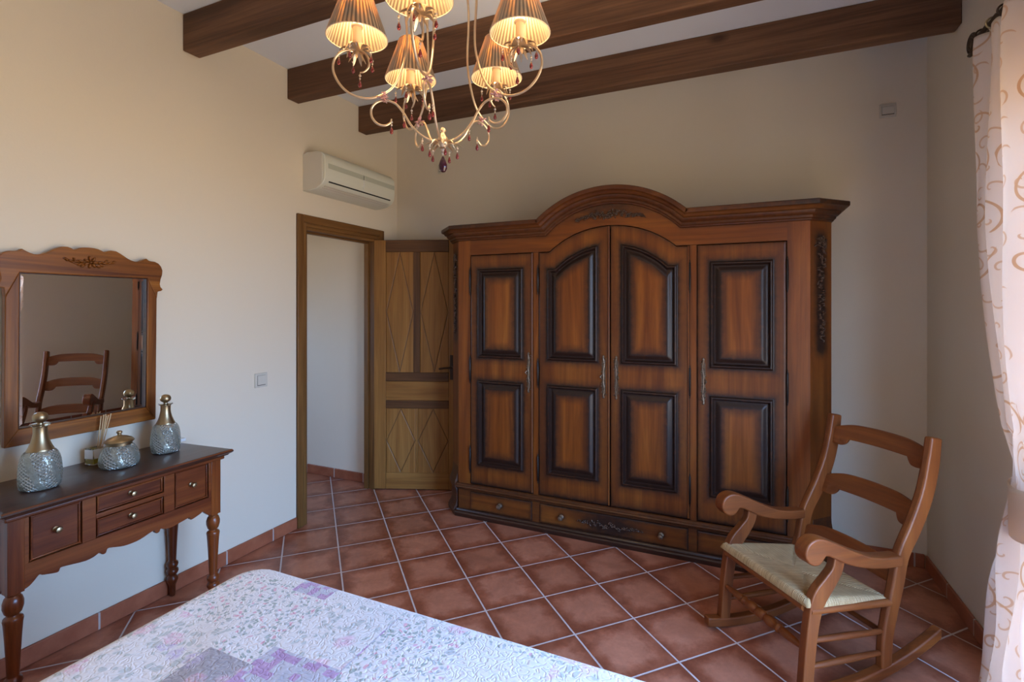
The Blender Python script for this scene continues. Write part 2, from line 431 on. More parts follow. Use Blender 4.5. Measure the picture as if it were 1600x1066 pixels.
def mat_shade():
    m, nt, b, out = new_mat('pleated_silk_shade')
    tc = N(nt, 'TexCoord'); sp = N(nt, 'SeparateXYZ'); LK(nt, tc.outputs['Object'], sp.inputs[0])
    an = math_n(nt, 'ARCTAN2', sp.outputs[1], sp.outputs[0])
    st = math_n(nt, 'MULTIPLY_ADD', math_n(nt, 'SINE', math_n(nt, 'MULTIPLY', an, 44)), .5, .5)
    w = noise(nt, mapping(nt, tc.outputs['Object'], (60, 60, 8)), 1.2, 2)
    c = mix_c(nt, st, (.085, .055, .030), (.38, .28, .17)); 
    c2 = mix_c(nt, st, (.34, .17, .045), (1.0, .66, .27))
    glow_streaks = ramp(nt, noise(nt, mapping(nt, tc.outputs['Object'], (26, 26, 1.5)), 1.0, 2), ((.40, (.30, .24, .2)), (.60, (1.25, 1.25, 1.25)))); c2 = mix_c(nt, 1., c2, glow_streaks, 'MULTIPLY')  # streaks of lamp glow painted into the translucent colour
    b.inputs['Roughness'].default_value = .36; LK(nt, c, b.inputs['Base Color']); b.inputs['Sheen Weight'].default_value = .4
    tr = N(nt, 'BsdfTranslucent'); LK(nt, c2, tr.inputs[0])
    mx = N(nt, 'MixShader'); mx.inputs[0].default_value = .26
    LK(nt, b.outputs[0], mx.inputs[1]); LK(nt, tr.outputs[0], mx.inputs[2]); LK(nt, mx.outputs[0], out.inputs[0])
    return m
M['shade'] = mat_shade()
def mat_emit(name, col, s):
    m, nt, b, out = new_mat(name); b.inputs['Base Color'].default_value = rgba(col)
    b.inputs['Emission Color'].default_value = rgba(col); b.inputs['Emission Strength'].default_value = s; return m
M['bulb'] = mat_emit('lit_bulb', (1, .72, .38), 12)
M['candle'] = plain('candle_sleeve_ivory', (.78, .62, .42), .5)

def mat_curtain():
    m, nt, b, out = new_mat('curtain_gold_scroll_cotton')
    uv = N(nt, 'UVMap'); uv.uv_map = 'uv'
    def spirals(scale, seed, turns, rmax, wd):
        v = mapping(nt, uv.outputs[0], (scale, scale, 1), (0, 0, 0), (seed, seed*.7, 0))
        vo = N(nt, 'TexVoronoi', voronoi_dimensions='2D'); vo.inputs['Scale'].default_value = 1; vo.inputs['Randomness'].default_value = .45; LK(nt, v, vo.inputs['Vector'])
        d = N(nt, 'VectorMath', operation='SUBTRACT'); LK(nt, v, d.inputs[0]); LK(nt, vo.outputs['Position'], d.inputs[1])
        sp = N(nt, 'SeparateXYZ'); LK(nt, d.outputs[0], sp.inputs[0])
        an = math_n(nt, 'DIVIDE', math_n(nt, 'ARCTAN2', sp.outputs[1], sp.outputs[0]), 2*PI)
        cs = N(nt, 'SeparateColor'); LK(nt, vo.outputs['Color'], cs.inputs[0])
        sg = math_n(nt, 'MULTIPLY_ADD', math_n(nt, 'GREATER_THAN', cs.outputs[0], .5), 2, -1)
        an = math_n(nt, 'MULTIPLY', an, sg)
        r = vo.outputs['Distance']
        ph = math_n(nt, 'FRACT', math_n(nt, 'ADD', math_n(nt, 'ADD', an, cs.outputs[1]), math_n(nt, 'MULTIPLY', math_n(nt, 'SQRT', r), turns)))
        ln = math_n(nt, 'LESS_THAN', math_n(nt, 'ABSOLUTE', math_n(nt, 'SUBTRACT', ph, .5)), math_n(nt, 'DIVIDE', wd, math_n(nt, 'ADD', r, .12)))
        return math_n(nt, 'MULTIPLY', ln, math_n(nt, 'LESS_THAN', r, rmax))
    f = math_n(nt, 'MAXIMUM', spirals(6.0, 3.1, 2.2, .47, .020), math_n(nt, 'MULTIPLY', spirals(11, 7.7, 1.4, .40, .020), .8))
    col = mix_c(nt, math_n(nt, 'MULTIPLY', f, .75), (.86, .82, .80), (.62, .37, .17))
    col = mix_c(nt, .06, col, noise(nt, mapping(nt, uv.outputs[0], (900, 900, 1)), 1, 1), 'MULTIPLY')
    LK(nt, col, b.inputs['Base Color']); b.inputs['Roughness'].default_value = .6; b.inputs['Sheen Weight'].default_value = .2
    tr = N(nt, 'BsdfTranslucent'); LK(nt, mix_c(nt, .35, col, (1.0, .74, .52)), tr.inputs[0])
    mx = N(nt, 'MixShader'); mx.inputs[0].default_value = .50
    LK(nt, b.outputs[0], mx.inputs[1]); LK(nt, tr.outputs[0], mx.inputs[2]); LK(nt, mx.outputs[0], out.inputs[0])
    return m
M['curtain'] = mat_curtain()

def mat_quilt():
    m, nt, b, _ = new_mat('patchwork_quilt')
    tc = N(nt, 'TexCoord'); P = tc.outputs['Object']
    sp = N(nt, 'SeparateXYZ'); LK(nt, P, sp.inputs[0]); X, Y = sp.outputs[0], sp.outputs[1]
    CS = .2352
    gx = math_n(nt, 'DIVIDE', math_n(nt, 'ADD', X, 1.125), CS); gy = math_n(nt, 'DIVIDE', math_n(nt, 'SUBTRACT', Y, .955), CS)
    cell = N(nt, 'CombineXYZ'); LK(nt, math_n(nt, 'FLOOR', gx), cell.inputs[0]); LK(nt, math_n(nt, 'FLOOR', gy), cell.inputs[1])
    wnz = N(nt, 'TexWhiteNoise', noise_dimensions='2D'); LK(nt, cell.outputs[0], wnz.inputs['Vector']); h = wnz.outputs['Value']
    warp = N(nt, 'TexNoise'); warp.inputs['Scale'].default_value = 18; warp.inputs['Detail'].default_value = 3; LK(nt, P, warp.inputs['Vector'])
    wsub = N(nt, 'VectorMath', operation='SUBTRACT'); wsub.inputs[1].default_value = (.5, .5, .5); LK(nt, warp.outputs['Color'], wsub.inputs[0])
    wsc = N(nt, 'VectorMath', operation='SCALE'); wsc.inputs[3].default_value = .055; LK(nt, wsub.outputs[0], wsc.inputs[0])
    W = N(nt, 'VectorMath', operation='ADD'); LK(nt, P, W.inputs[0]); LK(nt, wsc.outputs[0], W.inputs[1]); W = W.outputs[0]
    white = (.80, .785, .80)
    def blobs(scale, thr, soft, rnd=1.0):
        v = N(nt, 'TexVoronoi', voronoi_dimensions='2D'); v.inputs['Scale'].default_value = scale; v.inputs['Randomness'].default_value = rnd; LK(nt, W, v.inputs['Vector'])
        n = N(nt, 'MapRange'); n.inputs['From Min'].default_value = thr; n.inputs['From Max'].default_value = thr-soft; LK(nt, v.outputs['Distance'], n.inputs['Value'])
        s = N(nt, 'SeparateColor'); LK(nt, v.outputs['Color'], s.inputs[0])
        return n.outputs[0], s
    # small sprigs
    a, s = blobs(70, .42, .12)
    sprig = mix_c(nt, math_n(nt, 'GREATER_THAN', s.outputs[0], .72), (.20, .30, .27), (.72, .32, .44))
    sprig = mix_c(nt, math_n(nt, 'GREATER_THAN', s.outputs[1], .6), sprig, (.36, .42, .46))
    a = math_n(nt, 'MULTIPLY', a, math_n(nt, 'GREATER_THAN', s.outputs[2], .35))
    sprigc = mix_c(nt, math_n(nt, 'MULTIPLY', a, .72), white, sprig)
    # loose pink roses with soft grey leaves
    r1, s1 = blobs(13, .40, .16); r1 = math_n(nt, 'MULTIPLY', r1, math_n(nt, 'GREATER_THAN', s1.outputs[0], .50)); r1 = math_n(nt, 'MULTIPLY', r1, math_n(nt, 'MULTIPLY_ADD', noise(nt, P, 60, 3, .6), 3.2, -.9, clamp=True))
    ns = noise(nt, W, 75, 4, .7)
    rose = ramp(nt, ns, ((.35, (.74, .30, .50)), (.5, (.82, .52, .66)), (.68, (.84, .76, .80))))
    rose = mix_c(nt, math_n(nt, 'GREATER_THAN', s1.outputs[1], .75), rose, ramp(nt, ns, ((.4, (.42, .30, .66)), (.6, (.72, .70, .82)))))
    l1, s2 = blobs(42, .45, .16); l1 = math_n(nt, 'MULTIPLY', l1, math_n(nt, 'GREATER_THAN', s2.outputs[0], .50))
    rosec = mix_c(nt, math_n(nt, 'MULTIPLY', l1, .55), white, (.34, .42, .42))
    rosec = mix_c(nt, math_n(nt, 'MULTIPLY', r1, .8), rosec, rose)
    pale = mix_c(nt, math_n(nt, 'MULTIPLY', a, .10), white, sprig)
    # grey patch: flecked
    greyc = ramp(nt, noise(nt, W, 90, 4, .7), ((.35, (.30, .28, .33)), (.55, (.40, .38, .42)), (.72, (.60, .57, .62))))
    greyc = mix_c(nt, math_n(nt, 'MULTIPLY', r1, .7), greyc, rose)
    # purple check
    def chk(n_): 
        c = N(nt, 'TexChecker'); c.inputs['Scale'].default_value = n_; LK(nt, P, c.inputs['Vector']); return c.outputs['Fac']
    pv = N(nt, 'TexVoronoi', voronoi_dimensions='2D'); pv.inputs['Scale'].default_value = 46; pv.inputs['Randomness'].default_value = .15; LK(nt, P, pv.inputs['Vector'])
    pc = N(nt, 'SeparateColor'); LK(nt, pv.outputs['Color'], pc.inputs[0])
    purp = mix_c(nt, math_n(nt, 'GREATER_THAN', pc.outputs[0], .62), (.50, .49, .60), (.42, .14, .46))
    purp = mix_c(nt, .35, purp, ramp(nt, noise(nt, W, 80, 3), ((.3, (.45, .48, .55)), (.7, (.8, .8, .86)))))
    col = mix_c(nt, math_n(nt, 'GREATER_THAN', h, .36), pale, sprigc)
    col = mix_c(nt, math_n(nt, 'GREATER_THAN', h, .62), col, rosec)
    col = mix_c(nt, math_n(nt, 'GREATER_THAN', h, .93), col, purp)
    def rect(x0, x1, y0, y1):
        a_ = math_n(nt, 'MULTIPLY', math_n(nt, 'GREATER_THAN', X, x0), math_n(nt, 'LESS_THAN', X, x1))
        b_ = math_n(nt, 'MULTIPLY', math_n(nt, 'GREATER_THAN', Y, y0), math_n(nt, 'LESS_THAN', Y, y1)); return math_n(nt, 'MULTIPLY', a_, b_)
    col = mix_c(nt, rect(-1.51, -1.125, .955, 1.19), col, sprigc)
    col = mix_c(nt, rect(-1.125, -.89, .955, 1.19), col, rosec)
    col = mix_c(nt, rect(-1.6, -1.27, .4, .955), col, rosec)
    col = mix_c(nt, rect(-1.265, -1.115, .60, .882), col, greyc)
    col = mix_c(nt, rect(-1.115, -.885, .70, .955), col, purp)
    col = mix_c(nt, rect(-1.285, -1.15, 1.165, 1.3), col, purp)
    col = mix_c(nt, rect(-.885, -.65, .74, 1.19), col, sprigc)
    LK(nt, col, b.inputs['Base Color']); b.inputs['Roughness'].default_value = .85; b.inputs['Sheen Weight'].default_value = .3
    # meandering quilting stitches
    q = noise(nt, P, 44, 1.0, .4, .3)
    qs = math_n(nt, 'ABSOLUTE', math_n(nt, 'SUBTRACT', math_n(nt, 'FRACT', math_n(nt, 'MULTIPLY', q, 5)), .5))
    qh = math_n(nt, 'SMOOTH_MIN', math_n(nt, 'MULTIPLY', qs, 3), .8, .5)
    bump(nt, b, qh, .45, .004)
    return m
M['quilt'] = mat_quilt()

def mat_rush():
    m, nt, b, _ = new_mat('woven_rush')
    at = N(nt, 'Attribute', attribute_name='strand'); tc = N(nt, 'TexCoord')
    vx = N(nt, 'CombineXYZ'); LK(nt, at.outputs['Fac'], vx.inputs[0])
    n1 = noise(nt, vx.outputs[0], 170, 2, .5); n2 = noise(nt, tc.outputs['Object'], 22, 3)
    s = math_n(nt, 'SINE', math_n(nt, 'MULTIPLY', at.outputs['Fac'], 2*PI/.0065))
    c = ramp(nt, n1, ((.3, (.28, .17, .07)), (.5, (.47, .33, .165)), (.72, (.60, .46, .27))))
    c = mix_c(nt, 1., c, ramp(nt, n2, ((.3, (.85, .82, .75)), (.7, (1.1, 1.1, 1.1)))), 'MULTIPLY')
    LK(nt, c, b.inputs['Base Color']); b.inputs['Roughness'].default_value = .6
    bump(nt, b, s, .6, .0016)
    return m
M['rush'] = mat_rush()

# ================================================================== THE ROOM
XL, XR, YB, YF, ZC = -2.70, .995, 3.58, -1.9, 3.06
DY0, DY1, DZ = 2.573, 3.272, 2.05           # door opening in the left wall
HX = -4.6                                    # hall extends to here
floor = MB().box(HX, XR+.3, YF, YB+.1, -.1, 0).build('floor', M['floor']); struct(floor)
struct(MB().box(XL-.1, XR+.25, YF, YB+.1, ZC, ZC+.1).build('ceiling', M['ceil']))
w = MB(); T = .085
w.box(XL-T, XL, YF, DY0-.03, 0, ZC); w.box(XL-T, XL, DY1+.03, YB, 0, ZC); w.box(XL-T, XL, DY0-.03, DY1+.03, DZ, ZC)
struct(w.build('wall_left', M['wall']))
struct(MB().box(XL-T, XR+.25, YB, YB+.1, 0, ZC).build('wall_back', M['wall']))
w = MB()
w.box(XR, XR+.22, YF, WIN[0], 0, ZC); w.box(XR, XR+.22, WIN[1], YB, 0, ZC); w.box(XR, XR+.22, WIN[0], WIN[1], WIN[3], ZC)
struct(w.build('wall_right', M['wall']))
struct(MB().box(XL-T, XR+.22, YF-.1, YF, 0, ZC).build('wall_front', M['wall']))
# hall
HY0, HY1, HZ = 1.2, 3.37, 2.5
w = MB(); w.box(HX, XL-T-.001, HY1, HY1+.1, 0, HZ)
struct(w.build('wall_hall_back', M['wall_hall']))
struct(MB().box(HX, XL-T-.001, HY0-.1, HY0, 0, HZ).build('wall_hall_front', M['wall_hall']))
w = MB(); w.box(HX-.1, HX, HY0, 1.85, 0, HZ); w.box(HX-.1, HX, 2.35, HY1, 0, HZ); w.box(HX-.1, HX, 1.85, 2.35, 0, 1.1); w.box(HX-.1, HX, 1.85, 2.35, 1.8, HZ)
struct(w.build('wall_hall_left', M['wall_hall']))
struct(MB().box(HX-.1, XL-T-.001, HY0-.1, HY1+.1, HZ, HZ+.08).build('ceiling_hall', M['ceil']))
# skirting tiles
BH, BT = .08, .013
def skirt(name, x0, x1, y0, y1, ax):
    return struct(MB().box(x0, x1, y0, y1, 0, BH).build(name, M['skirt_'+ax], bev=.005))
skirt('baseboard_left', XL, XL+BT, YF, DY0-.09, 'y')
skirt('baseboard_left_end', XL, XL+BT, DY1+.115, YB, 'y')
skirt('baseboard_back', XL+BT, XR-BT, YB-BT, YB, 'x')
skirt('baseboard_right', XR-BT, XR, WIN[1]+.08, YB-BT, 'y')
skirt('baseboard_right_near', XR-BT, XR, YF, WIN[0]-.08, 'y')
skirt('baseboard_hall', HX, XL-T-.02, HY1-BT, HY1, 'x')
# glazed garden door on the right wall (out of frame, lights the room)
f = MB(); a, b_, c_, d_ = WIN
f.box(XR+.08, XR+.14, a, a+.06, c_, d_); f.box(XR+.08, XR+.14, b_-.06, b_, c_, d_); f.box(XR+.08, XR+.14, a, b_, d_-.06, d_)
f.box(XR+.08, XR+.14, (a+b_)/2-.04, (a+b_)/2+.04, c_, d_-.06)
struct(f.build('window_1', M['casing']))
# door casing (trim) on the left wall
tr = sroot('trim_1', (XL, (DY0+DY1)/2, 0)); cy = (DY0+DY1)/2
def casing_side(y0, y1, inner, name):
    m = MB(); s = 1 if inner > 0 else -1
    # y relative to cy; stepped moulding proud of the wall
    yo, yi = (y0, y1) if s > 0 else (y1, y0)
    lo, hi = min(y0, y1), max(y0, y1)
    m.box(-.001, .012, lo, hi, 0, 2.122-.0)
    m.box(.0, .020, *( (lo, lo+.05) if s > 0 else (hi-.05, hi)), 0, 2.122)
    return m.build(name, M['casing'], tr, bev=.004)
casing_side(2.483-cy, DY0-.012-cy, 1, 'casing_upright')
casing_side(DY1+.02-cy, 3.384-cy, -1, 'casing_upright')
m = MB(); m.box(-.001, .012, DY0-.015-cy, DY1+.02-cy, DZ-.01, 2.122); m.box(.0, .020, 2.483-cy+.05, 3.384-cy-.05, 2.068, 2.122)
m.build('casing_head', M['casing_y'], tr, bev=.004)
m = MB(); m.box(-T-.004, .006, DY0-.03-cy, DY0-cy, 0, DZ); m.box(-T-.004, -.05, DY0-cy, DY0+.012-cy, 0, DZ-.012)
m.build('jamb', M['casing'], tr, bev=.002)
m = MB(); m.box(-T-.004, .006, DY1-cy, DY1+.03-cy, 0, DZ); m.box(-T-.004, -.05, DY1-.012-cy, DY1-cy, 0, DZ-.012)
m.build('jamb', M['casing'], tr, bev=.002)
m = MB(); m.box(-T-.004, .006, DY0-cy, DY1-cy, DZ-.03, DZ); m.box(-T-.004, -.05, DY0-cy, DY1-cy, DZ-.042, DZ-.03)
m.build('jamb_head', M['casing_y'], tr, bev=.002)

# ceiling beams
for i, (y0, lab) in enumerate(((3.089, 'dark brown wooden ceiling beam closest to the wall above the wardrobe'),
                              (2.409, 'dark brown wooden ceiling beam in the middle, behind the chandelier shades'),
                              (1.727, 'dark brown wooden ceiling beam nearest the camera, its end above the left wall top'))):
    m = MB(); m.box(XL+.001, XR-.001, y0, y0+.092, 2.861, ZC-.001)
    o = m.build('ceiling_beam', M['beam'], bev=.006)
    tag(o, lab, 'ceiling beam', 'ceiling beams')

# ================================================================== OPEN DOOR LEAF
du = Vector((.9307, .3655, 0)); ang_d = math.atan2(du.y, du.x)
leaf = sroot('door_1', (-2.700, 3.272, 0)); leaf.rotation_euler = (0, 0, ang_d)
LW, LZ0, LZ1, LT = .69, .008, 2.035, .038        # local x along leaf, front face y=0 (towards the room = -y)
def lb(name, x0, x1, z0, z1, mat, y0=0., bev=.003):
    return MB().box(x0, x1, y0, LT, z0, z1).build(name, mat, leaf, bev=bev)
lb('stile', 0, .100, LZ0, LZ1, M['oak_z']); lb('stile', .618, LW, LZ0, LZ1, M['oak_z'])
lb('rail', .101, .617, LZ0, .140, M['oak_x'], .001)
lb('dark_rail', .101, .617, 1.937, LZ1, M['oakd_x'], -.003)
lb('dark_rail', .101, .617, .884, .957, M['oakd_x'], -.003)
lb('dark_rail', .101, .617, .664, .729, M['oakd_x'], -.003)
lb('rail', .101, .617, .729, .884, M['oak_x'], .001)
lb('dark_muntin', .329, .382, .957, 1.937, M['oakd_z'], -.003)
lb('muntin', .345, .362, .140, .664, M['oak_z'], .002)
def diamond_panel(x0, x1, z0, z1):
    cx, cz = (x0+x1)/2, (z0+z1)/2; hx, hz = (x1-x0)/2-.004, (z1-z0)/2-.006
    us = np.linspace(x0, x1, 90); vs_ = np.linspace(z0, z1, int((z1-z0)/.004)); V = np.tile(vs_[:, None], (1, len(us)))
    nrm = math.hypot(1/hx, 1/hz)
    def dd(U, V): return (np.abs(U-cx)/hx + np.abs(V-cz)/hz - 1)/nrm
    h = lambda U, V: -.005*np.clip(1-np.abs(dd(U, V))/.0045, 0, 1) - .003*np.clip(1-np.minimum(U-x0, x1-U)/.004, 0, 1)
    s = lambda U, V: .55*np.clip(1.2-np.abs(dd(U, V))/.004, 0, 1)
    hfield('diamond_panel', M['oak_z'], leaf, us, V, h, s, lambda U, V, H: (U, .004-H, V), .025)
diamond_panel(.1015, .3285, .958, 1.936); diamond_panel(.3825, .6165, .958, 1.936)
diamond_panel(.1015, .3445, .141, .663); diamond_panel(.3625, .6165, .141, .663)
m = MB(); m.box(.628, .664, -.006, 0, .90, 1.10); 
m.lathe([(.009, 0), (.009, .035)], (.646, -.006, 1.0), 14, 0, Matrix.Rotation(PI/2, 3, 'X'))
m.tube(curve([(.646, -.038, 1.0), (.62, -.042, 1.0), (.585, -.044, .998), (.545, -.042, .992)]), [.008]*9+[.008]*10, 10)
part(m.build('door_handle', M['iron'], leaf, bev=.001), 'dark lever handle on a back plate')

# ================================================================== WARDROBE
ax0, ay0 = -.728, 3.134
ward = thing('wardrobe', 'large carved brown wooden wardrobe with four doors and arched cornice against the back wall', 'wardrobe', (ax0, ay0, 0))
HW = 1.094; CF = .114                     # half width of the front face, chamfer run
BK = .435                                  # depth back to the wall
def pl_w(U, V, H): return (U, -H, V)
def arch(u, half, rise, z):                # z + circular arc of given half chord and rise
    R = (half*half+rise*rise)/(2*rise)
    u = np.asarray(u, float); a = np.abs(u)
    return np.where(a < half, z + np.sqrt(np.maximum(R*R-a*a, 0)) - (R-rise), z)
door_top = lambda u: arch(u, .402, .150, 1.857)
corn_bot = lambda u: arch(u, .425, .178, 1.968)
# carcass
m = MB()
plan = [(-HW, .03), (HW, .03), (HW+CF, .03+CF), (HW+CF, BK), (-HW-CF, BK), (-HW-CF, .03+CF)]
m.prism([(x, y) for x, y in plan], lambda u, v, w_: (u, v, w_), .05, 1.99)
m.build('carcass', M['arm_dark'], ward)
# face frame: stiles, posts and arched fascia, all at y = 0
def with_stain(o, fn):
    me = o.data; a = me.attributes.new('stain', 'FLOAT', 'POINT'); a.data.foreach_set('value', [float(fn(*v.co)) for v in me.vertices]); return o
for sgn in (-1, 1):
    us = fine([], .985 if sgn > 0 else -HW, HW if sgn > 0 else -.998, .01)
    V = np.tile(np.concatenate([np.linspace(.19, .42, 20), np.linspace(.45, 1.99, 30)])[:, None], (1, len(us)))
    inn = .99 if sgn > 0 else -.99
    hfield('stile', M['arm_z'], ward, us, V, lambda U, V: 0*U, lambda U, V: .35*np.exp(-np.abs(U-inn)/.012)+.6*np.exp(-(V-.19)/.05), pl_w, .03)
    # chamfered corner with its carved garland
    k = math.sqrt(.5)
    L0 = CF/k
    us = np.linspace(0, L0, 24); vs_ = np.linspace(.19, 1.99, 120); V = np.tile(vs_[:, None], (1, len(us)))
    def pc(U, V, H, s=sgn):
        x = HW + U*k + H*k; y = .0 + U*k - H*k
        return (s*x, y, V)
    hfield('corner_panel', M['arm_z'], ward, us, V, lambda U, V: 0*U,
           lambda U, V: .35+.75*np.exp(-((U-L0/2)/.045)**2)*np.clip(np.minimum((1.93-V)/.05, (V-1.20)/.06), 0, 1)+.5*np.exp(-(V-.19)/.06), pc, .02)
    # side of the cabinet
    m = MB(); xs = sorted((sgn*(HW+CF-.02), sgn*(HW+CF))); m.box(xs[0], xs[1], CF, BK, .05, 1.99)
    m.build('side_panel', M['arm_z'], ward, bev=.002)
    def carve_strip(name, fn, pts, mat, par, rmul=1., seed=3, dens=1.):
        rnd = random.Random(seed); g = MB()
        for (u, v, r) in pts:
            kind = rnd.choice(['leaf', 'flower', 'berry', 'leaf'])
            e1 = Vector(fn(1, 0, 0))-Vector(fn(0, 0, 0)); e2 = Vector(fn(0, 1, 0))-Vector(fn(0, 0, 0)); e3 = Vector(fn(0, 0, 1))-Vector(fn(0, 0, 0))
            B = Matrix((e1.normalized(), e2.normalized(), e3.normalized())).transposed()
            if kind == 'flower':
                for q in range(6):
                    t = 2*PI*q/6+rnd.random()
                    g.ell(fn(u+math.cos(t)*r*.55, v+math.sin(t)*r*.55, .004), (r*.42, r*.26, .007), B @ Matrix.Rotation(t, 3, 'Z'), seg=8, rings=5)
                g.ell(fn(u, v, .008), (r*.25, r*.25, .007), B, seg=8, rings=5)
            elif kind == 'berry':
                for q in range(4):
                    g.ell(fn(u+rnd.uniform(-.6, .6)*r, v+rnd.uniform(-.6, .6)*r, .005), (r*.3, r*.3, .009), B, seg=8, rings=5)
            else:
                t = rnd.random()*2*PI
                for q in (-1, 1):
                    g.ell(fn(u+q*math.cos(t)*r*.5, v+q*math.sin(t)*r*.5, .003), (r*.72, r*.26, .008), B @ Matrix.Rotation(t+q*.5, 3, 'Z'), seg=8, rings=5)
        return g.build(name, mat, par)
    pts = []
    rr = random.Random(5)
    for i in range(38):
        t = i/37; v = 1.87 - t*.56
        wdt = .030*(1-t*.55) if t < .9 else .012
        pts.append((L0/2+rr.uniform(-1, 1)*wdt, v, .017*(1-.3*t)))
    for i in range(8): pts.append((L0/2+rr.uniform(-.036, .036), 1.87-rr.random()*.06, .016))
    carve_strip('carved_garland', lambda u, v, w_, s=sgn: Vector((s*(HW+u*k+w_*k), u*k-w_*k, v)), pts, M['arm_carve'], ward)
for xc, x0, x1 in ((-.498, -.517, -.479), (.497, .477, .516)):
    us = np.linspace(x0, x1, 12); V = np.tile(np.linspace(.19, 1.858, 60)[:, None], (1, 12))
    hfield('post', M['arm_z'], ward, us, V, lambda U, V: 0*U, lambda U, V: .45*np.clip((np.abs(U-xc)-.008)/.012, 0, 1)+.5*np.exp(-(V-.19)/.05), pl_w, .03)
us = np.array(sorted(set(np.round(np.concatenate([np.linspace(-.9975, .985, 130), [-.402, .402]]), 4))))
top = corn_bot(us)+.03; bot = np.where(np.abs(us) < .402, door_top(us), 1.858)+.0015
V = np.stack([bot+(top-bot)*t for t in np.linspace(0, 1, 16)])
def fas_s(U, V):
    b2 = door_top(U); t2 = corn_bot(U)
    c = .8*np.clip(1-np.abs(V-(t2-.03))/.06, 0, 1)*np.clip(1.3-np.abs(U)/.28, 0, 1)
    return np.clip(.7*np.exp(-(t2-V)/.014)*(V < t2+.1)+c*.8+.25*np.exp(-(V-b2)/.008), 0, 1)
hfield('fascia', M['arm_x'], ward, us, V, lambda U, V: 0*U, fas_s, pl_w, .03)

# doors
def rows_for(us, z0, panels, topf, topB):
    """panels: list of (zb, zt or callable)"""
    B = []
    for zb, zt in panels: B += [(lambda u, z=zb: np.full_like(u, z), 1), ((zt if callable(zt) else (lambda u, z=zt: np.full_like(u, z))), -1)]
    rows = []
    lo = np.full_like(us, z0); rows += [lo, lo+.003, lo+.008, lo+.018]
    prev = lo+.018
    for fn, sg in B:
        c = fn(us); offs = sorted(sg*d for d in OFF)
        st = c+offs[0]
        n = max(1, int(np.max(st-prev)/.02))
        for j in range(1, n): rows.append(prev+(st-prev)*j/n)
        for d in offs: rows.append(c+d)
        prev = c+offs[-1]
    tp = topf(us); st = tp-.018; n = max(1, int(np.max(st-prev)/.02))
    for j in range(1, n): rows.append(prev+(st-prev)*j/n)
    rows += [tp-.018, tp-.008, tp-.003, tp]
    return np.stack(rows)
def make_door(x0, x1, zb, topf, pu, panels, bead=0, name='door'):
    """pu: (u left, u right) of the panels"""
    us = fine([(pu[0], 1), (pu[1], -1)], x0, x1)
    V = rows_for(us, zb, panels, topf, None)
    V = np.maximum.accumulate(V, axis=0)
    def dist(U, V):
        best = np.full_like(V, -9.)
        for b2, t2 in panels:
            if callable(t2):
                tt = t2(U); sl = np.gradient(t2(us), us); cosv = np.interp(U, us, 1/np.sqrt(1+sl**2))
            else: tt = t2; cosv = 1
            d = np.minimum(np.minimum(U-pu[0], pu[1]-U), np.minimum(V-b2, (tt-V)*cosv)); best = np.maximum(best, d)
        return best
    def edge(U, V): return np.minimum(np.minimum(U-x0, x1-U), np.minimum(V-zb, topf(U)-V))
    def h(U, V):
        e = edge(U, V)
        return np.interp(dist(U, V), PD, PH) + .004 + np.interp(e, [0, .003, .008], [-.006, -.0015, 0])
    def s(U, V):
        d = dist(U, V); e = edge(U, V)
        a = np.where(d > 0, np.interp(d, [0, .010, .014, .050, .064, .115], [.92, .70, .92, .90, .72, 0]), np.interp(-d, [0, .006, .022, .05], [.9, .68, .30, 0]))
        return np.clip(np.where(d > .06, 0, .17) + a + .65*np.exp(-e/.018) + .45*np.exp(-(V-zb)/.04), 0, 1)
    def inner(U, V):
        d = dist(U, V); lab = np.zeros(U.shape, int)
        for i, (b2, t2) in enumerate(panels):
            mid = .5*(b2+(t2 if not callable(t2) else float(np.max(t2(us)))))
            half = .5*((t2 if not callable(t2) else float(np.max(t2(us))))-b2)
            lab = np.where((d > .0235) & (np.abs(V-mid) < half), i+1, lab)
        return lab
    return hfield(name, M['arm_z'], ward, us, V, h, s, pl_w, .022, inner, 'door_panel')[0]
flat = lambda z: (lambda u: np.full_like(np.asarray(u, float), z))
g = .0025
dA = make_door(-.9965+g, -.517-g, .236, flat(1.8555), (-.934, -.590), [(.378, .975), (1.135, 1.755)])
dD = make_door(.516+g, .9835-g, .236, flat(1.8555), (.589, .915), [(.390, .975), (1.140, 1.755)])
pt = lambda u: np.where(np.abs(u) < .345, arch(u, .345, .135, 1.742), 1.742)
dB = make_door(-.479+g, -.0005, .236, lambda u: door_top(u)-.002, (-.414, -.075), [(.383, .975), (1.140, lambda u: arch(np.clip(u, -.6, -.0), .36, .145, 1.742))])
dC = make_door(.0045, .477-g, .236, lambda u: door_top(u)-.002, (.075, .406), [(.383, .975), (1.140, lambda u: arch(np.clip(u, 0, .6), .355, .145, 1.742))])
# meeting bead and edge beads
for d_, xb in ((dB, -.004), (dA, -.524), (dC, .470)):
    zt = 2.0 if d_ is dB else 1.853
    m = MB(); m.tube([(xb, -.005, .245), (xb, -.005, zt-.6), (xb, -.005, zt)], .0055, 10); with_stain(m.build('bead', M['arm_z'], d_), lambda x, y, z: .3)
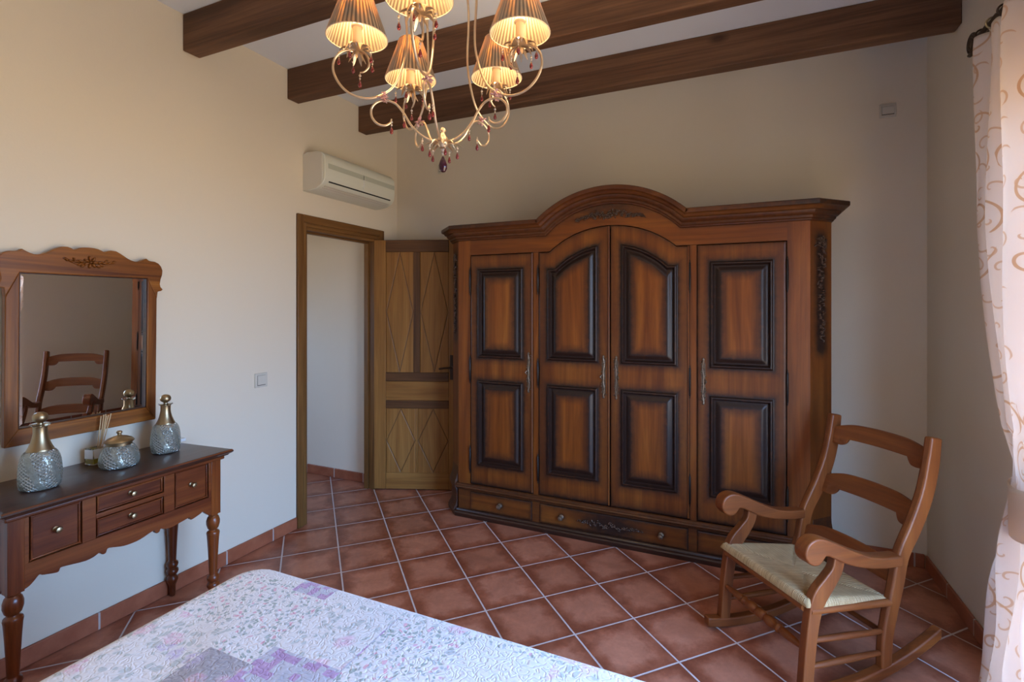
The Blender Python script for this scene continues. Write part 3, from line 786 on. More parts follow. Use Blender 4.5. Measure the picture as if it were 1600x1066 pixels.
# bronze filigree pulls
def pull(xc, zc, par, flip=1):
    g_ = MB(); rnd = random.Random(11); L = .128
    fn = lambda u, v, w_: Vector((xc+u*flip, -.006-w_, zc+v))
    g_.tube(curve([fn(-.004, -L, .004), fn(.004, -L*.6, .003), fn(-.002, -.03, .005), fn(.0, .0, .006), fn(-.002, .03, .005), fn(.004, L*.6, .003), fn(-.004, L, .004)]), .0042, 8)
    for s in (-1, 1):
        for z0_, r in ((.035, .014), (.062, .012), (.088, .010), (.108, .007)):
            for q in (-1, 1):
                c = [fn(q*(r*.4+r*(1-.22*j/3)*math.cos(j*.55*1.0+1)), s*(z0_+r*(1-.08*j)*math.sin(j*.55+1)), .004) for j in range(12)]
                g_.tube(c, .0026, 6)
        for j in range(14):
            g_.ell(fn(rnd.uniform(-.014, .014), s*rnd.uniform(.01, .115), .004), (.0045, .006, .004), seg=6, rings=4)
        g_.ell(fn(0, s*L, .004), (.007, .006, .010), seg=8, rings=6)
    g_.tube(curve([fn(-.010, .012, .010), fn(-.017, 0, .020), fn(-.010, -.012, .010)]), .004, 8)
    g_.box(xc-.011, xc+.011, -.0075, -.0045, zc-.105, zc+.105)
    return g_.build('door_pull', M['bronze'], par)
pull(-1.275-ax0, 1.05, dA); pull(-.764-ax0, 1.05, dB); pull(-.684-ax0, 1.05, dC, -1); pull(-.175-ax0, 1.058, dD, -1)
def hinge(x, zc, par):
    m = MB(); m.lathe([(.001, -.10), (.004, -.092), (.0025, -.086), (.006, -.08), (.0065, 0), (.006, .08), (.0025, .086), (.004, .092), (.001, .10)], (x, -.007, zc), 10)
    m.build('hinge', M['hinge'], par)
for x, d_ in ((-.9965, dA), (-.481, dB), (.478, dC), (.985, dD)):
    for z in (1.672, 1.05, .41): hinge(x, z, d_)
# drawer row
DZ0, DZ1 = .053, .183
m = MB(); m.box(-HW, HW, -.002, .03, .04, .192); 
with_stain(m.build('drawer_rail', M['arm_x'], ward, bev=.002), lambda x, y, z: .5)
def drawer(x0, x1, carved=False):
    us = fine([], x0, x1, .012); V = np.tile(fine([], DZ0, DZ1, .01)[:, None], (1, len(us)))
    e = lambda U, V: np.minimum(np.minimum(U-x0, x1-U), np.minimum(V-DZ0, DZ1-V))
    h = lambda U, V: np.interp(e(U, V), [0, .003, .008, .014, .018], [.002, .008, .010, .006, .0095])
    cx = (x0+x1)/2
    def s(U, V):
        a = .30 + .75*np.exp(-e(U, V)/.014)
        if carved: a = a + .85*np.clip(1.3-np.abs(U-cx)/.20, 0, 1)*np.exp(-((V-.118)/.05)**2)
        for kx in knobs: a = a + .9*np.exp(-(((U-kx)**2+(V-.118)**2)**.5/.022)**2)
        return np.clip(a, 0, 1)
    knobs = [cx-.315, cx+.315] if carved else [cx]
    if not carved and x1 > .6: knobs = [cx]
    o = hfield('drawer', M['arm_x'], ward, us, V, h, s, pl_w, .002)[0]
    for kx in knobs:
        k_ = MB(); k_.lathe([(.016, 0), (.015, .003), (.007, .007), (.0065, .015), (.013, .021), (.016, .028), (.013, .036), (.004, .040), (0, .0405)], (kx, -.009, .118), 18, 0, Matrix.Rotation(PI/2, 3, 'X'))
        part(k_.build('knob', M['bronze'], o), 'dark bronze round knob')
    return o
d1 = drawer(-.997, -.523); d2 = drawer(-.470, .470, True); d3 = drawer(.518, .985)
pts = [(-.20+.4*i/25+random.uniform(-.004, .004), .118+random.uniform(-1, 1)*.019*(1-abs(i/12.5-1)**2), .016*(1-.35*abs(i/12.5-1))) for i in range(26)]
carve_strip('carved_spray', lambda u, v, w_: Vector((u, -.010-w_, v)), pts, M['arm_carve'], d2, seed=9)
pts = []
for i in range(64):
    t = i/63*2-1; u = t*.215
    pts.append((u, float(corn_bot(u*.85))-.068+random.uniform(-1, 1)*.020*(1-t*t*.7), .017*(1-.35*abs(t))))
pts.append((.0, float(corn_bot(0))-.070, .028))
carve_strip('carved_crest', lambda u, v, w_: Vector((u, -.002-w_*1.7, v)), pts, M['arm_carve'], ward, seed=21)

def sweep_wrap(name, prof, mat, zf, stain=None, archf=None):
    """sweep a profile (outward o, height h) around back-left, chamfer, front, chamfer, back-right.  zf base height"""
    segs = []      # (x, y, ox, oy, z, nx, nz)
    t225 = math.tan(math.radians(22.5))
    def corner(x, y, d1, d2):
        n = Vector((d1[0]+d2[0], d1[1]+d2[1])); n.normalize(); c = n.dot(Vector(d1)); n /= c; return (x, y, n.x, n.y)
    k = math.sqrt(.5)
    left = [(-HW-CF, BK, -1, 0), corner(-HW-CF, CF, (-1, 0), (-k, -k)), corner(-HW, 0, (-k, -k), (0, -1))]
    right = [corner(HW, 0, (0, -1), (k, -k)), corner(HW+CF, CF, (k, -k), (1, 0)), (HW+CF, BK, 1, 0)]
    path = [(x, y, ox, oy, zf, 0, 1) for x, y, ox, oy in left]
    if archf:
        half, rise = archf; R = (half*half+rise*rise)/(2*rise); cz = zf+rise-R
        a0 = math.asin(half/R)
        # mitre at the spring points
        n1 = Vector((0, 1)); n2 = Vector((math.sin(-a0), math.cos(-a0))); n = (n1+n2).normalized(); n /= n.dot(n1)
        path.append((-half, 0, 0, -1, zf, n.x, n.y))
        for i in range(1, 40):
            a = -a0+2*a0*i/40; path.append((R*math.sin(a), 0, 0, -1, cz+R*math.cos(a), math.sin(a), math.cos(a)))
        path.append((half, 0, 0, -1, zf, -n.x, n.y))
    path += [(x, y, ox, oy, zf, 0, 1) for x, y, ox, oy in right]
    vs_, st = [], []; n = len(prof)
    for x, y, ox, oy, z, nx, nz in path:
        for o_, h_ in prof:
            vs_.append((x+ox*o_+nx*h_, y+oy*o_, z+nz*h_))
    m = MB(); np_ = len(path)
    m.add(vs_, [(i*n+j, i*n+(j+1) % n, (i+1)*n+(j+1) % n, (i+1)*n+j) for i in range(np_-1) for j in range(n)])
    m.add(vs_[:n], [tuple(range(n))]); m.add(vs_[-n:], [tuple(range(n))])
    o = m.build(name, mat, ward, sharp=30)
    if stain: with_stain(o, stain)
    return o
cprof = [(-.02, -.004), (.004, -.004), (.010, .0), (.012, .006), (.020, .012), (.022, .020), (.022, .024), (.030, .028), (.040, .038), (.044, .046), (.044, .050), (.054, .053),
         (.058, .056), (.062, .064), (.070, .070), (.080, .074), (.082, .080), (.082, .096), (.078, .100), (-.03, .100)]
sweep_wrap('cornice', cprof, M['arm_x'], 1.966, lambda x, y, z: .62 if -y < .045 and abs(x) < HW+.02 else (.85 if abs(x) > HW+.03 else .52), (.425, .178))
mprof = [(-.01, 0), (.006, 0), (.010, .004), (.010, .010), (.016, .012), (.024, .018), (.026, .024), (.022, .030), (.014, .034), (.012, .040), (.004, .046), (-.01, .046)]
sweep_wrap('waist_moulding', mprof, M['arm_x'], .187, lambda x, y, z: .62)
bprof = [(-.01, 0), (.030, 0), (.033, .006), (.033, .026), (.028, .034), (.018, .038), (.014, .046), (.006, .052), (-.01, .052)]
sweep_wrap('plinth', bprof, M['arm_dark'], .0, lambda x, y, z: .35)
# corner plinth blocks flaring out under the chamfers
for s in (-1, 1):
    m = MB(); k = math.sqrt(.5)
    prof = [(.0, .34), (.003, .30), (.010, .265), (.022, .235), (.026, .20), (.018, .185), (.010, .16), (.010, .09), (.018, .065), (.030, .045), (.034, .02), (.034, .0), (-.02, 0), (-.02, .34)]
    a_, b2 = .02, CF/k-.0
    m.prism(prof, lambda o_, z, t: (s*(HW+t*k+o_*k), t*k-o_*k, z), a_, b2)
    with_stain(m.build('corner_foot', M['arm_x'], ward, bev=.002), lambda x, y, z: .75)

# ================================================================== AIR CONDITIONER
ac = thing('air_conditioner', 'cream wall-mounted split air conditioner above the open doorway', 'air conditioner', (XL, 2.916, 2.282))
AL = .373
aprof = [(0, .0), (0, .250), (.03, .262), (.12, .262), (.165, .250), (.192, .222), (.198, .19), (.198, .10), (.192, .062), (.172, .034), (.12, .008), (.06, .0)]
m = MB(); m.prism(aprof, lambda u, v, w_: (u, w_, v), -AL, AL, smooth=True)
m.build('casing', M['ac'], ac, bev=.004, sharp=50)
m = MB(); m.prism([(u*1.0, v) for u, v in [(0.0, .002), (0, .248), (.03, .259), (.12, .259), (.163, .247), (.172, .235), (.176, .06), (.165, .036), (.12, .012)]], lambda u, v, w_: (u, w_, v), -AL-.003, -AL+.001)
m.build('end_cap', M['ac_side'], ac, bev=.002)
M['ac_grille'] = plain('ac_grille', (.52, .53, .44), .6)
for y0, y1 in ((-.345, .013), (.022, .366)):
    m = MB(); m.box(.1965, .1995, y0, y1, .142, .176)
    for j in range(int((y1-y0)/.008)): m.box(.1990, .2005, y0+.002+j*.008, y0+.005+j*.008, .144, .174)
    m.build('intake_grille', M['ac_grille'], ac)
m = MB(); m.obox((.186, 0, .056), .004, .66, .010, Matrix.Rotation(math.radians(35), 3, 'Y')); m.build('outlet_slot_shade', M['black'], ac)  # solid black bar painted as the shade inside the air outlet
m = MB()
for j in range(3): m.obox((.160-.020*j, .0, .026-.008*j), .014, .68, .003, Matrix.Rotation(math.radians(-22), 3, 'Y'))
m.build('louvre', M['ac_side'], ac)
m = MB(); m.box(.195, .1995, .004, .013, .074, .17); m.ell((.198, .005, .086), (.003, .010, .006)); m.build('display', M['white'], ac)

# ================================================================== WALL PLATES
def plate(name, label, cat, loc, rotz, s=.08, inner=(.056, .044), rocker=True):
    t = thing(name, label, cat, loc, rotz)
    m = MB(); m.box(-s/2, s/2, -.009, 0, -s/2, s/2); m.build('plate', M['plate'], t, bev=.003)
    m = MB(); m.box(-inner[0]/2, inner[0]/2, -.013, -.008, -inner[1]/2, inner[1]/2); m.build('rocker', M['plate'], t, bev=.0015)
    m = MB(); m.box(-inner[0]/2-.001, inner[0]/2+.001, -.0098, -.0085, -inner[1]/2-.0035, inner[1]/2+.001); m.build('gap_shade', M['black'], t)  # black sheet on the plate, painted shade around the rocker
    return t
plate('light_switch', 'beige square light switch on the left wall between the mirror and the doorway', 'light switch', (XL, 2.207, 1.038), PI/2, .088, (.056, .058))
plate('wall_outlet', 'beige plate high on the back wall at upper right, above and right of the wardrobe', 'wall plate', (.81, YB, 2.642), 0, .080, (.058, .044))
plate('wall_outlet', 'beige plate high on the back wall just below the chandelier pendant drop', 'wall plate', (-2.238, YB, 2.640), 0, .076, (.054, .042))

# ================================================================== CONSOLE TABLE
CY = 1.277; XF = -2.33; XBK = XL+.006
con = thing('console_table', 'narrow reddish-brown wooden console table with turned legs and four drawers', 'console table', (XL+.004, CY, 0))
def cx_(x): return x-XL
fx = cx_(XF)                                       # .37 front face
HYc = .397                                         # half length over the posts
m = MB()
tp = [(.0, .758), (fx+.018, .758), (fx+.030, .762), (fx+.034, .768), (fx+.040, .771), (fx+.047, .777), (fx+.047, .783), (fx+.042, .789), (fx+.036, .79), (0, .79)]
# moulded top: front edge profile and matching ends
TY = .435
vs_ = []
for y, e in ((-1, 1), (1, 1)):
    for (x, z) in tp:
        o_ = max(0, x-fx)                        # overhang past the body
        vs_.append((x, y*(HYc-.012+o_), z))
n = len(tp)
m.add(vs_, [tuple(range(n))[::-1], tuple(range(n, 2*n))] + [(j, (j+1) % n, n+(j+1) % n, n+j) for j in range(n)])
part(m.build('tabletop', M['con_top'], con, sharp=25), 'dark polished top')
m = MB(); m.tube([(fx+.0405, -TY+.006, .7815), (fx+.0405, TY-.006, .7815)], .0085, 10, sx=.8, sy=.8); m.build('top_edge', M['con_y'], con)
m = MB(); m.box(.01, fx+.014, -HYc-.012, HYc+.012, .742, .7585); m.build('top_moulding', M['con_y'], con, bev=.005)
# legs
lp = [(.010, .0), (.013, .004), (.015, .03), (.0145, .055), (.019, .066), (.022, .074), (.026, .085), (.025, .098), (.017, .108), (.023, .116), (.028, .127), (.026, .139), (.018, .146),
      (.024, .152), (.027, .163), (.025, .174), (.017, .182), (.0175, .19), (.0195, .24), (.0235, .32), (.027, .372), (.029, .384), (.027, .392), (.019, .397), (.017, .402), (.024, .410), (.0295, .430), (.0295, .446), (.025, .462), (.018, .470), (.022, .474), (.022, .481)]
leg0 = None
for y in (-HYc+.0235, HYc-.0235):
    for x in (.033, fx-.0225):
        l = MB(); l.lathe(lp, (0, 0, 0), 24); l.box(-.0225, .0225, -.0235, .0235, .478, .756)
        if leg0 is None: leg0 = l.build('leg', M['con_z'], con, bev=.0015, sharp=50); o = leg0
        else: o = leg0.copy(); COL.objects.link(o); o.parent = con
        o.location = (x, y, 0)
# scalloped apron
half_ = [(.351, .482), (.336, .488), (.320, .503), (.308, .5155), (.300, .510), (.284, .505), (.262, .4985), (.250, .4985), (.2465, .508), (.240, .511), (.205, .505), (.165, .4985), (.137, .502), (.1165, .511), (.112, .502), (.104, .497), (.095, .500), (.0915, .511), (.084, .5145), (.057, .506), (.030, .4985), (0, .4965)]
bt = half_ + [(-y, z) for y, z in half_[::-1][1:]]
bt = [(p.x, p.y) for p in curve([(y, z, 0) for y, z in bt], 2)]
m = MB(); m.prism([(HYc-.046, .572)] + bt + [(-HYc+.046, .572)], lambda u, v, w_: (w_, u, v), fx-.022, fx-.002)
m.box(fx-.022, fx-.002, -HYc+.046, HYc-.046, .742, .757)
m.box(fx-.022, fx-.002, .130, .176, .572, .742); m.box(fx-.022, fx-.002, -.176, -.130, .572, .742); m.box(fx-.022, fx-.002, -.130, .130, .650, .668)
m.box(fx-.022, fx-.002, HYc-.060, HYc-.046, .572, .742); m.box(fx-.022, fx-.002, -HYc+.046, -HYc+.060, .572, .742)
m.build('apron', M['con_y'], con, bev=.0015)
m = MB(); m.box(.03, fx-.045, -HYc+.01, HYc-.01, .57, .745); m.build('drawer_box', M['arm_dark'], con)
for s in (-1, 1):
    m = MB(); yy = sorted((s*(HYc-.004), s*(HYc-.022)))
    m.prism([(.05, .756), (.05, .50), (.075, .47), (.1, .49), (.27, .49), (.30, .47), (fx-.045, .50), (fx-.045, .756)], lambda u, v, w_: (u, w_, v), yy[0], yy[1])
    m.build('end_panel', M['con_y'], con, bev=.001)
def cdrawer(y0, y1, z0, z1):
    m = MB(); g_ = .0045
    m.box(fx-.04, fx-.010, y0+g_, y1-g_, z0+g_, z1-g_)
    o = m.build('drawer', M['con_y'], con, bev=.0015)
    m = MB()
    b_ = .0035
    for (a0, a1, c0, c1) in ((y0+g_, y1-g_, z0+g_, z0+g_+b_*2), (y0+g_, y1-g_, z1-g_-b_*2, z1-g_), (y0+g_, y0+g_+b_*2, z0+g_, z1-g_), (y1-g_-b_*2, y1-g_, z0+g_, z1-g_)):
        m.box(fx-.012, fx-.003, a0, a1, c0, c1)
    m.build('bead', M['con_y'], o, bev=.0025)
    k_ = MB(); k_.lathe([(.010, 0), (.010, .003), (.005, .006), (.005, .013), (.010, .018), (.0125, .023), (.010, .029), (.003, .031), (0, .0312)], (fx-.010, (y0+y1)/2, (z0+z1)/2+.004), 18, 0, Matrix.Rotation(PI/2, 3, 'Y'))
    part(k_.build('knob', M['brass'], o), 'small round brass knob')
cdrawer(-.337, -.176, .572, .742); cdrawer(.176, .337, .572, .742); cdrawer(-.130, .130, .668, .742); cdrawer(-.130, .130, .572, .650)

# ================================================================== WALL MIRROR
MY = 1.2835
mir = thing('wall_mirror', 'wooden framed mirror with scalloped carved crest above the console table', 'mirror', (XL+.012, MY, .930))
mir.rotation_euler = (0, math.radians(.85), 0)      # hangs leaning slightly forward
FT = .026
def mp(u, v, w_): return (w_, u, v)
gy, gz0, gz1 = .2425, .067, .712                     # glass half width, z range (local)
oy = .286
cr_ = [(0, .831), (.016, .8305), (.032, .828), (.046, .822), (.058, .815), (.068, .8215), (.083, .8265), (.104, .825), (.120, .817), (.137, .806), (.152, .796), (.168, .788), (.182, .784), (.197, .7835), (.212, .789), (.225, .796), (.236, .803), (.244, .795), (.252, .7915), (.275, .790), (.293, .782), (.305, .768), (.312, .748),
       (.310, .725), (.303, .702), (.300, .680), (.303, .665), (.315, .652), (.306, .645), (.290, .641)]
R_ = cr_
# centre hump: the two outer humps sit either side of it
full = [(-u, v) for u, v in R_[::-1]] + R_[1:]
ctr = full
topv = [p for p in ctr if True]
m = MB(); iy = gy
poly = topv[:]                                       # left to right along the crest, then back under
yl = [p for p in poly]
poly = poly + [(oy, gz1-.006-.10), (iy, gz1-.006), (-iy, gz1-.006), (-oy, gz1-.006-.10)]
m.prism(poly, mp, -.0, FT)
m.build('crest_rail', M['mir_y'], mir, bev=.003)
for s in (-1, 1):
    m = MB(); p4 = [(s*iy, gz0), (s*oy, .0), (s*oy, gz1-.006-.10), (s*iy, gz1-.006)]
    m.prism(p4, mp, 0, FT-.001); m.build('stile', M['mir_z'], mir, bev=.003)
m = MB(); m.prism([(-oy, 0), (oy, 0), (iy, gz0), (-iy, gz0)], mp, 0, FT-.001); m.build('bottom_rail', M['mir_y'], mir, bev=.003)
# inner dark lip
m = MB(); q = .004
for (u0, u1, v0, v1) in ((-iy, iy, gz0, gz0+q), (-iy, iy, gz1-.006-q, gz1-.006), (-iy, -iy+q, gz0, gz1-.006), (iy-q, iy, gz0, gz1-.006)): m.box(.006, FT-.004, u0, u1, v0, v1)
m.build('inner_lip', M['arm_dark'], mir, bev=.001)
m = MB(); bw = .018; t0, t1 = .0085, .0089
o4 = [(-iy, gz0), (iy, gz0), (iy, gz1-.006), (-iy, gz1-.006)]; i4 = [(-iy+bw, gz0+bw), (iy-bw, gz0+bw), (iy-bw, gz1-.006-bw), (-iy+bw, gz1-.006-bw)]
vs_ = [(t0, u, v) for u, v in o4]+[(t1, u, v) for u, v in i4]+[(.002, u, v) for u, v in o4]
m.add(vs_, [(4, 5, 6, 7), (0, 1, 5, 4), (1, 2, 6, 5), (2, 3, 7, 6), (3, 0, 4, 7), (8, 9, 1, 0), (9, 10, 2, 1), (10, 11, 3, 2), (11, 8, 0, 3), (11, 10, 9, 8)])
o = m.build('glass', M['mirror'], mir, sharp=.05)
for p in o.data.polygons: p.use_smooth = False
# carved flower spray
g_ = MB(); B = Matrix(((0, 0, 1), (1, 0, 0), (0, 1, 0)))
zc = .765
for q in range(7):
    t = 2*PI*q/7; g_.ell((FT+.004, math.cos(t)*.018, zc+math.sin(t)*.017), (.012, .0062, .009), B @ Matrix.Rotation(t, 3, 'Z'), seg=8, rings=6)
g_.ell((FT+.005, 0, zc), (.005, .005, .005))
for s in (-1, 1):
    for (u, v, a, L) in ((.036, .004, .3, .014), (.040, -.008, -.6, .013), (.055, .002, .1, .014), (.060, .010, .9, .011), (.076, .004, .5, .012), (.090, .009, .9, .011), (.030, -.016, -.4, .010)):
        g_.ell((FT+.002, s*u, zc-.002+v), (L, .0055, .009), B @ Matrix.Rotation(s*a, 3, 'Z'), seg=8, rings=6)
    g_.tube(curve([(FT+.001, s*.02, zc-.012), (FT+.003, s*.05, zc-.010), (FT+.003, s*.075, zc+.0), (FT+.001, s*.10, zc+.012)]), .0042, 6)
g_.build('carved_flower', M['mir_y'], mir)

# ================================================================== THINGS ON THE CONSOLE
TZ = .791
def bottle(label, loc, s=1.0):
    t = thing('decanter', label, 'decanter', loc)
    b_ = MB(); b_.lathe([(.0, .0), (.050, .0), (.058, .003), (.0635, .010), (.0665, .03), (.067, .06), (.0655, .09), (.0635, .105), (.060, .122), (.055, .135), (.049, .144), (.042, .150)], (0, 0, 0), 40)
    b_.build('glass_body', M['mercury'], t, sharp=60)
    b_ = MB(); b_.lathe([(.043, .1455), (.0435, .149), (.040, .156), (.0345, .168), (.029, .183), (.0252, .200), (.0225, .215), (.0225, .240), (.0235, .243), (.0, .243)], (0, 0, 0), 32); b_.build('brass_neck', M['brass'], t, sharp=50)
    b_ = MB(); b_.lathe([(.012, .240), (.030, .246), (.033, .250), (.030, .253), (.013, .251)], (0, 0, 0), 28, closed=True); b_.build('glass_lip', M['clear'], t)
    b_ = MB(); b_.lathe([(.010, .246), (.009, .256), (.012, .259), (.020, .264), (.0245, .273), (.0245, .282), (.020, .292), (.010, .298), (0, .299)], (0, 0, 0), 24); part(b_.build('stopper', M['brass'], t), 'round brass ball stopper')
    t.scale = (s, s, s); return t
bottle('cut-glass decanter with brass neck at the left of the console table', (-2.478, 1.034, TZ), .985)
bottle('cut-glass decanter with brass neck at the right of the console table', (-2.530, 1.536, TZ), .93)
t = thing('lidded_jar', 'squat silvery glass jar with domed brass lid in the middle of the console table', 'jar', (-2.492, 1.316, TZ))
m = MB(); m.lathe([(0, 0), (.058, 0), (.068, .005), (.0735, .016), (.075, .032), (.072, .052), (.064, .074), (.054, .090), (.046, .096)], (0, 0, 0), 40, flute=lambda a, z: 1+.018*math.sin(a*10)*(z < .09)); m.build('glass_body', M['mercury'], t, sharp=60)
m = MB(); m.lathe([(.047, .094), (.048, .106), (.053, .108), (.055, .111), (.053, .115), (.045, .122), (.028, .130), (.012, .134), (.007, .138), (.007, .142), (.011, .147), (.0115, .151), (.008, .155), (0, .156)], (0, 0, 0), 32); m.build('lid', M['brass'], t, sharp=50)
t = thing('reed_diffuser', 'small square glass reed diffuser with yellow oil and thin sticks behind the brass-lidded jar', 'reed diffuser', (-2.628, 1.290, TZ), .2)
m = MB(); s_ = .026; m.box(-s_, s_, -s_, s_, 0, .072); part(m.build('glass_body', M['clear'], t, bev=.003), 'clear square glass')
m = MB(); m.box(-s_+.005, s_-.005, -s_+.005, s_-.005, .006, .030); m.build('oil', M['oil'], t)
m = MB(); m.box(s_+.0002, s_+.0008, -s_+.003, s_-.003, .028, .068); m.box(-s_+.003, s_-.003, -s_-.0008, -s_-.0002, .028, .068); m.build('label_paper', M['paper'], t)
for i in range(6):
    m = MB(); a = (i-2.5)*.045
    m.tube([(.005*(i % 3-1), .010+.004*(i % 2), .012), (.006*(i % 3-1), .050+a*.16, .205+.006*(i % 2))], .0022, 6); m.build('reed', M['reed'], t)
m = MB(); m.box(-.021, .021, -.035, .035, 0, .016); o = m.build('plastic_box', M['white'], bev=.003)
o.location = (-2.655, 1.668, TZ); tag(o, 'small flat white plastic box at the far right end of the console table', 'box')

# ================================================================== BED AND QUILT
bx0, bx1, by0, by1, bz = -1.562, -.01, -.80, 1.262, .60
bed = thing('bed', 'double bed base and mattress hidden under the patchwork quilt', 'bed', ((bx0+bx1)/2, (by0+by1)/2, 0))
hx, hy = (bx1-bx0)/2, (by1-by0)/2
MB().box(-hx+.05, hx-.05, -hy+.05, hy-.05, .34, .575).build('mattress', M['white'], bed, bev=.05, seg=4)
MB().box(-hx+.05, hx-.05, -hy+.05, hy-.05, .16, .338).build('bed_base', M['arm_dark'], bed, bev=.01)
for sx_ in (-1, 1):
    for sy_ in (-1, 1):
        m = MB(); m.lathe([(.028, 0), (.035, .162)], (sx_*(hx-.12), sy_*(hy-.12), 0), 16); m.build('leg', M['arm_dark'], bed)
# quilt: rounded slab draped over the edges
def quilt():
    ns, nr = 260, []
    rc = .10                                           # corner radius in plan
    prof = []                                          # (inset from the outer line, z)
    for a in np.linspace(0, PI/2, 9): prof.append((.055*(1-math.cos(a)), bz-.055*(1-math.sin(a))))
    down = [(0.0, z) for z in np.linspace(.13, bz-.065, 14)]
    rings = down + prof
    top = np.linspace(.06, .60, 40)
    # outline
    def outline(inset, wave=0.):
        r = max(rc-inset*.6, .015); x0, x1, y0, y1 = bx0+inset, bx1-inset, by0+inset, by1-inset
        pts = []
        for cx0, cy0, a0 in ((x1-r, y1-r, 0), (x0+r, y1-r, PI/2), (x0+r, y0+r, PI), (x1-r, y0+r, 3*PI/2)):
            for a in np.linspace(a0, a0+PI/2, 10): pts.append((cx0+r*math.cos(a), cy0+r*math.sin(a)))
        return pts
    def resample(pts):
        P = np.array(pts+[pts[0]]); d = np.r_[0, np.cumsum(np.hypot(*np.diff(P, axis=0).T))]
        t = np.linspace(0, d[-1], ns, endpoint=False); return np.stack([np.interp(t, d, P[:, 0]), np.interp(t, d, P[:, 1])], 1)
    m = MB(); vs_ = []
    allr = [(i, z) for i, z in rings]
    for i, z in allr:
        P = resample(outline(i)); k = max(0, (bz-.1-z)/.4)
        for j, (x, y) in enumerate(P):
            w_ = .012*k*math.sin(j*.35)+.008*k*math.sin(j*.83)
            cx0, cy0 = (bx0+bx1)/2, (by0+by1)/2; L_ = math.hypot(x-cx0, y-cy0)
            vs_.append((x+(x-cx0)/L_*(w_+.02*k), y+(y-cy0)/L_*(w_+.02*k), z))
    n_ = len(allr)
    m.add(vs_, [(i*ns+j, i*ns+(j+1) % ns, (i+1)*ns+(j+1) % ns, (i+1)*ns+j) for i in range(n_-1) for j in range(ns)], 0, True)
    last = vs_[-ns:]; base = [(x, y) for x, y, z in last]
    cx0, cy0 = (bx0+bx1)/2, (by0+by1)/2
    ins = [.0, .03, .08, .16, .28, .45, .65, .85, 1]
    rings2 = []
    for f_ in ins[:-1]: rings2.append([(x+(cx0-x)*f_, y+(cy0-y)*f_, bz+.006*math.sin(x*9)*math.sin(y*8)*min(1, f_*6)) for x, y in base])
    flat_ = [p for r in rings2 for p in r]+[(cx0, cy0, bz)]
    k = len(rings2)
    m.add(flat_, [(i*ns+j, i*ns+(j+1) % ns, (i+1)*ns+(j+1) % ns, (i+1)*ns+j) for i in range(k-1) for j in range(ns)] + [((k-1)*ns+j, (k-1)*ns+(j+1) % ns, k*ns) for j in range(ns)], 0, True)
    return m.build('quilt', M['quilt'], sharp=80)
q = quilt(); tag(q, 'white floral patchwork quilt with grey, purple and pink patches spread over the bed', 'quilt')
so = q.modifiers.new('thickness', 'SOLIDIFY'); so.thickness = .012; so.offset = -1

# ================================================================== ROCKING CHAIR
A_ = Vector((-.061, 2.563, 0)); th = math.radians(39)
fwd = Vector((-math.cos(th), -math.sin(th), 0)); latd = Vector((-math.sin(th), math.cos(th), 0))
base = A_ - latd*.25 - fwd*.25
chair = thing('rocking_chair', 'red-brown ladder-back rocking chair with scrolled arms and a woven rush seat beside the wardrobe', 'rocking chair', base, PI+th)
FO = .25                                       # local x = forward + .25
def board(pts, y0, y1, name, mat, bev=.005, n=4, par=chair):
    """closed side-view outline (forward, z) smoothed, extruded across"""
    m = MB(); m.prism([(f_+FO, z) for f_, z in pts], lambda u, v, w_: (u, w_, v), y0, y1, smooth=False)
    return m.build(name, mat, par, bev=bev, sharp=50, seg=3)
def cm(pts, n=4): return [(p.x, p.y) for p in curve([(a, b, 0) for a, b in pts], n)]
def ribbon(center, widths, n=5):
    C_ = curve([(a, b, 0) for a, b in center], n); W_ = [p.x for p in curve([(w_, 0, 0) for w_ in widths], n)]
    Lp, Rp = [], []
    for i, p in enumerate(C_):
        t = (C_[min(i+1, len(C_)-1)]-C_[max(i-1, 0)]).normalized(); nn = Vector((-t.y, t.x, 0))
        Lp.append((p.x+nn.x*W_[i]/2, p.y+nn.y*W_[i]/2)); Rp.append((p.x-nn.x*W_[i]/2, p.y-nn.y*W_[i]/2))
    return Lp + Rp[::-1]
rock = lambda f_: (f_+.12)**2/2.2
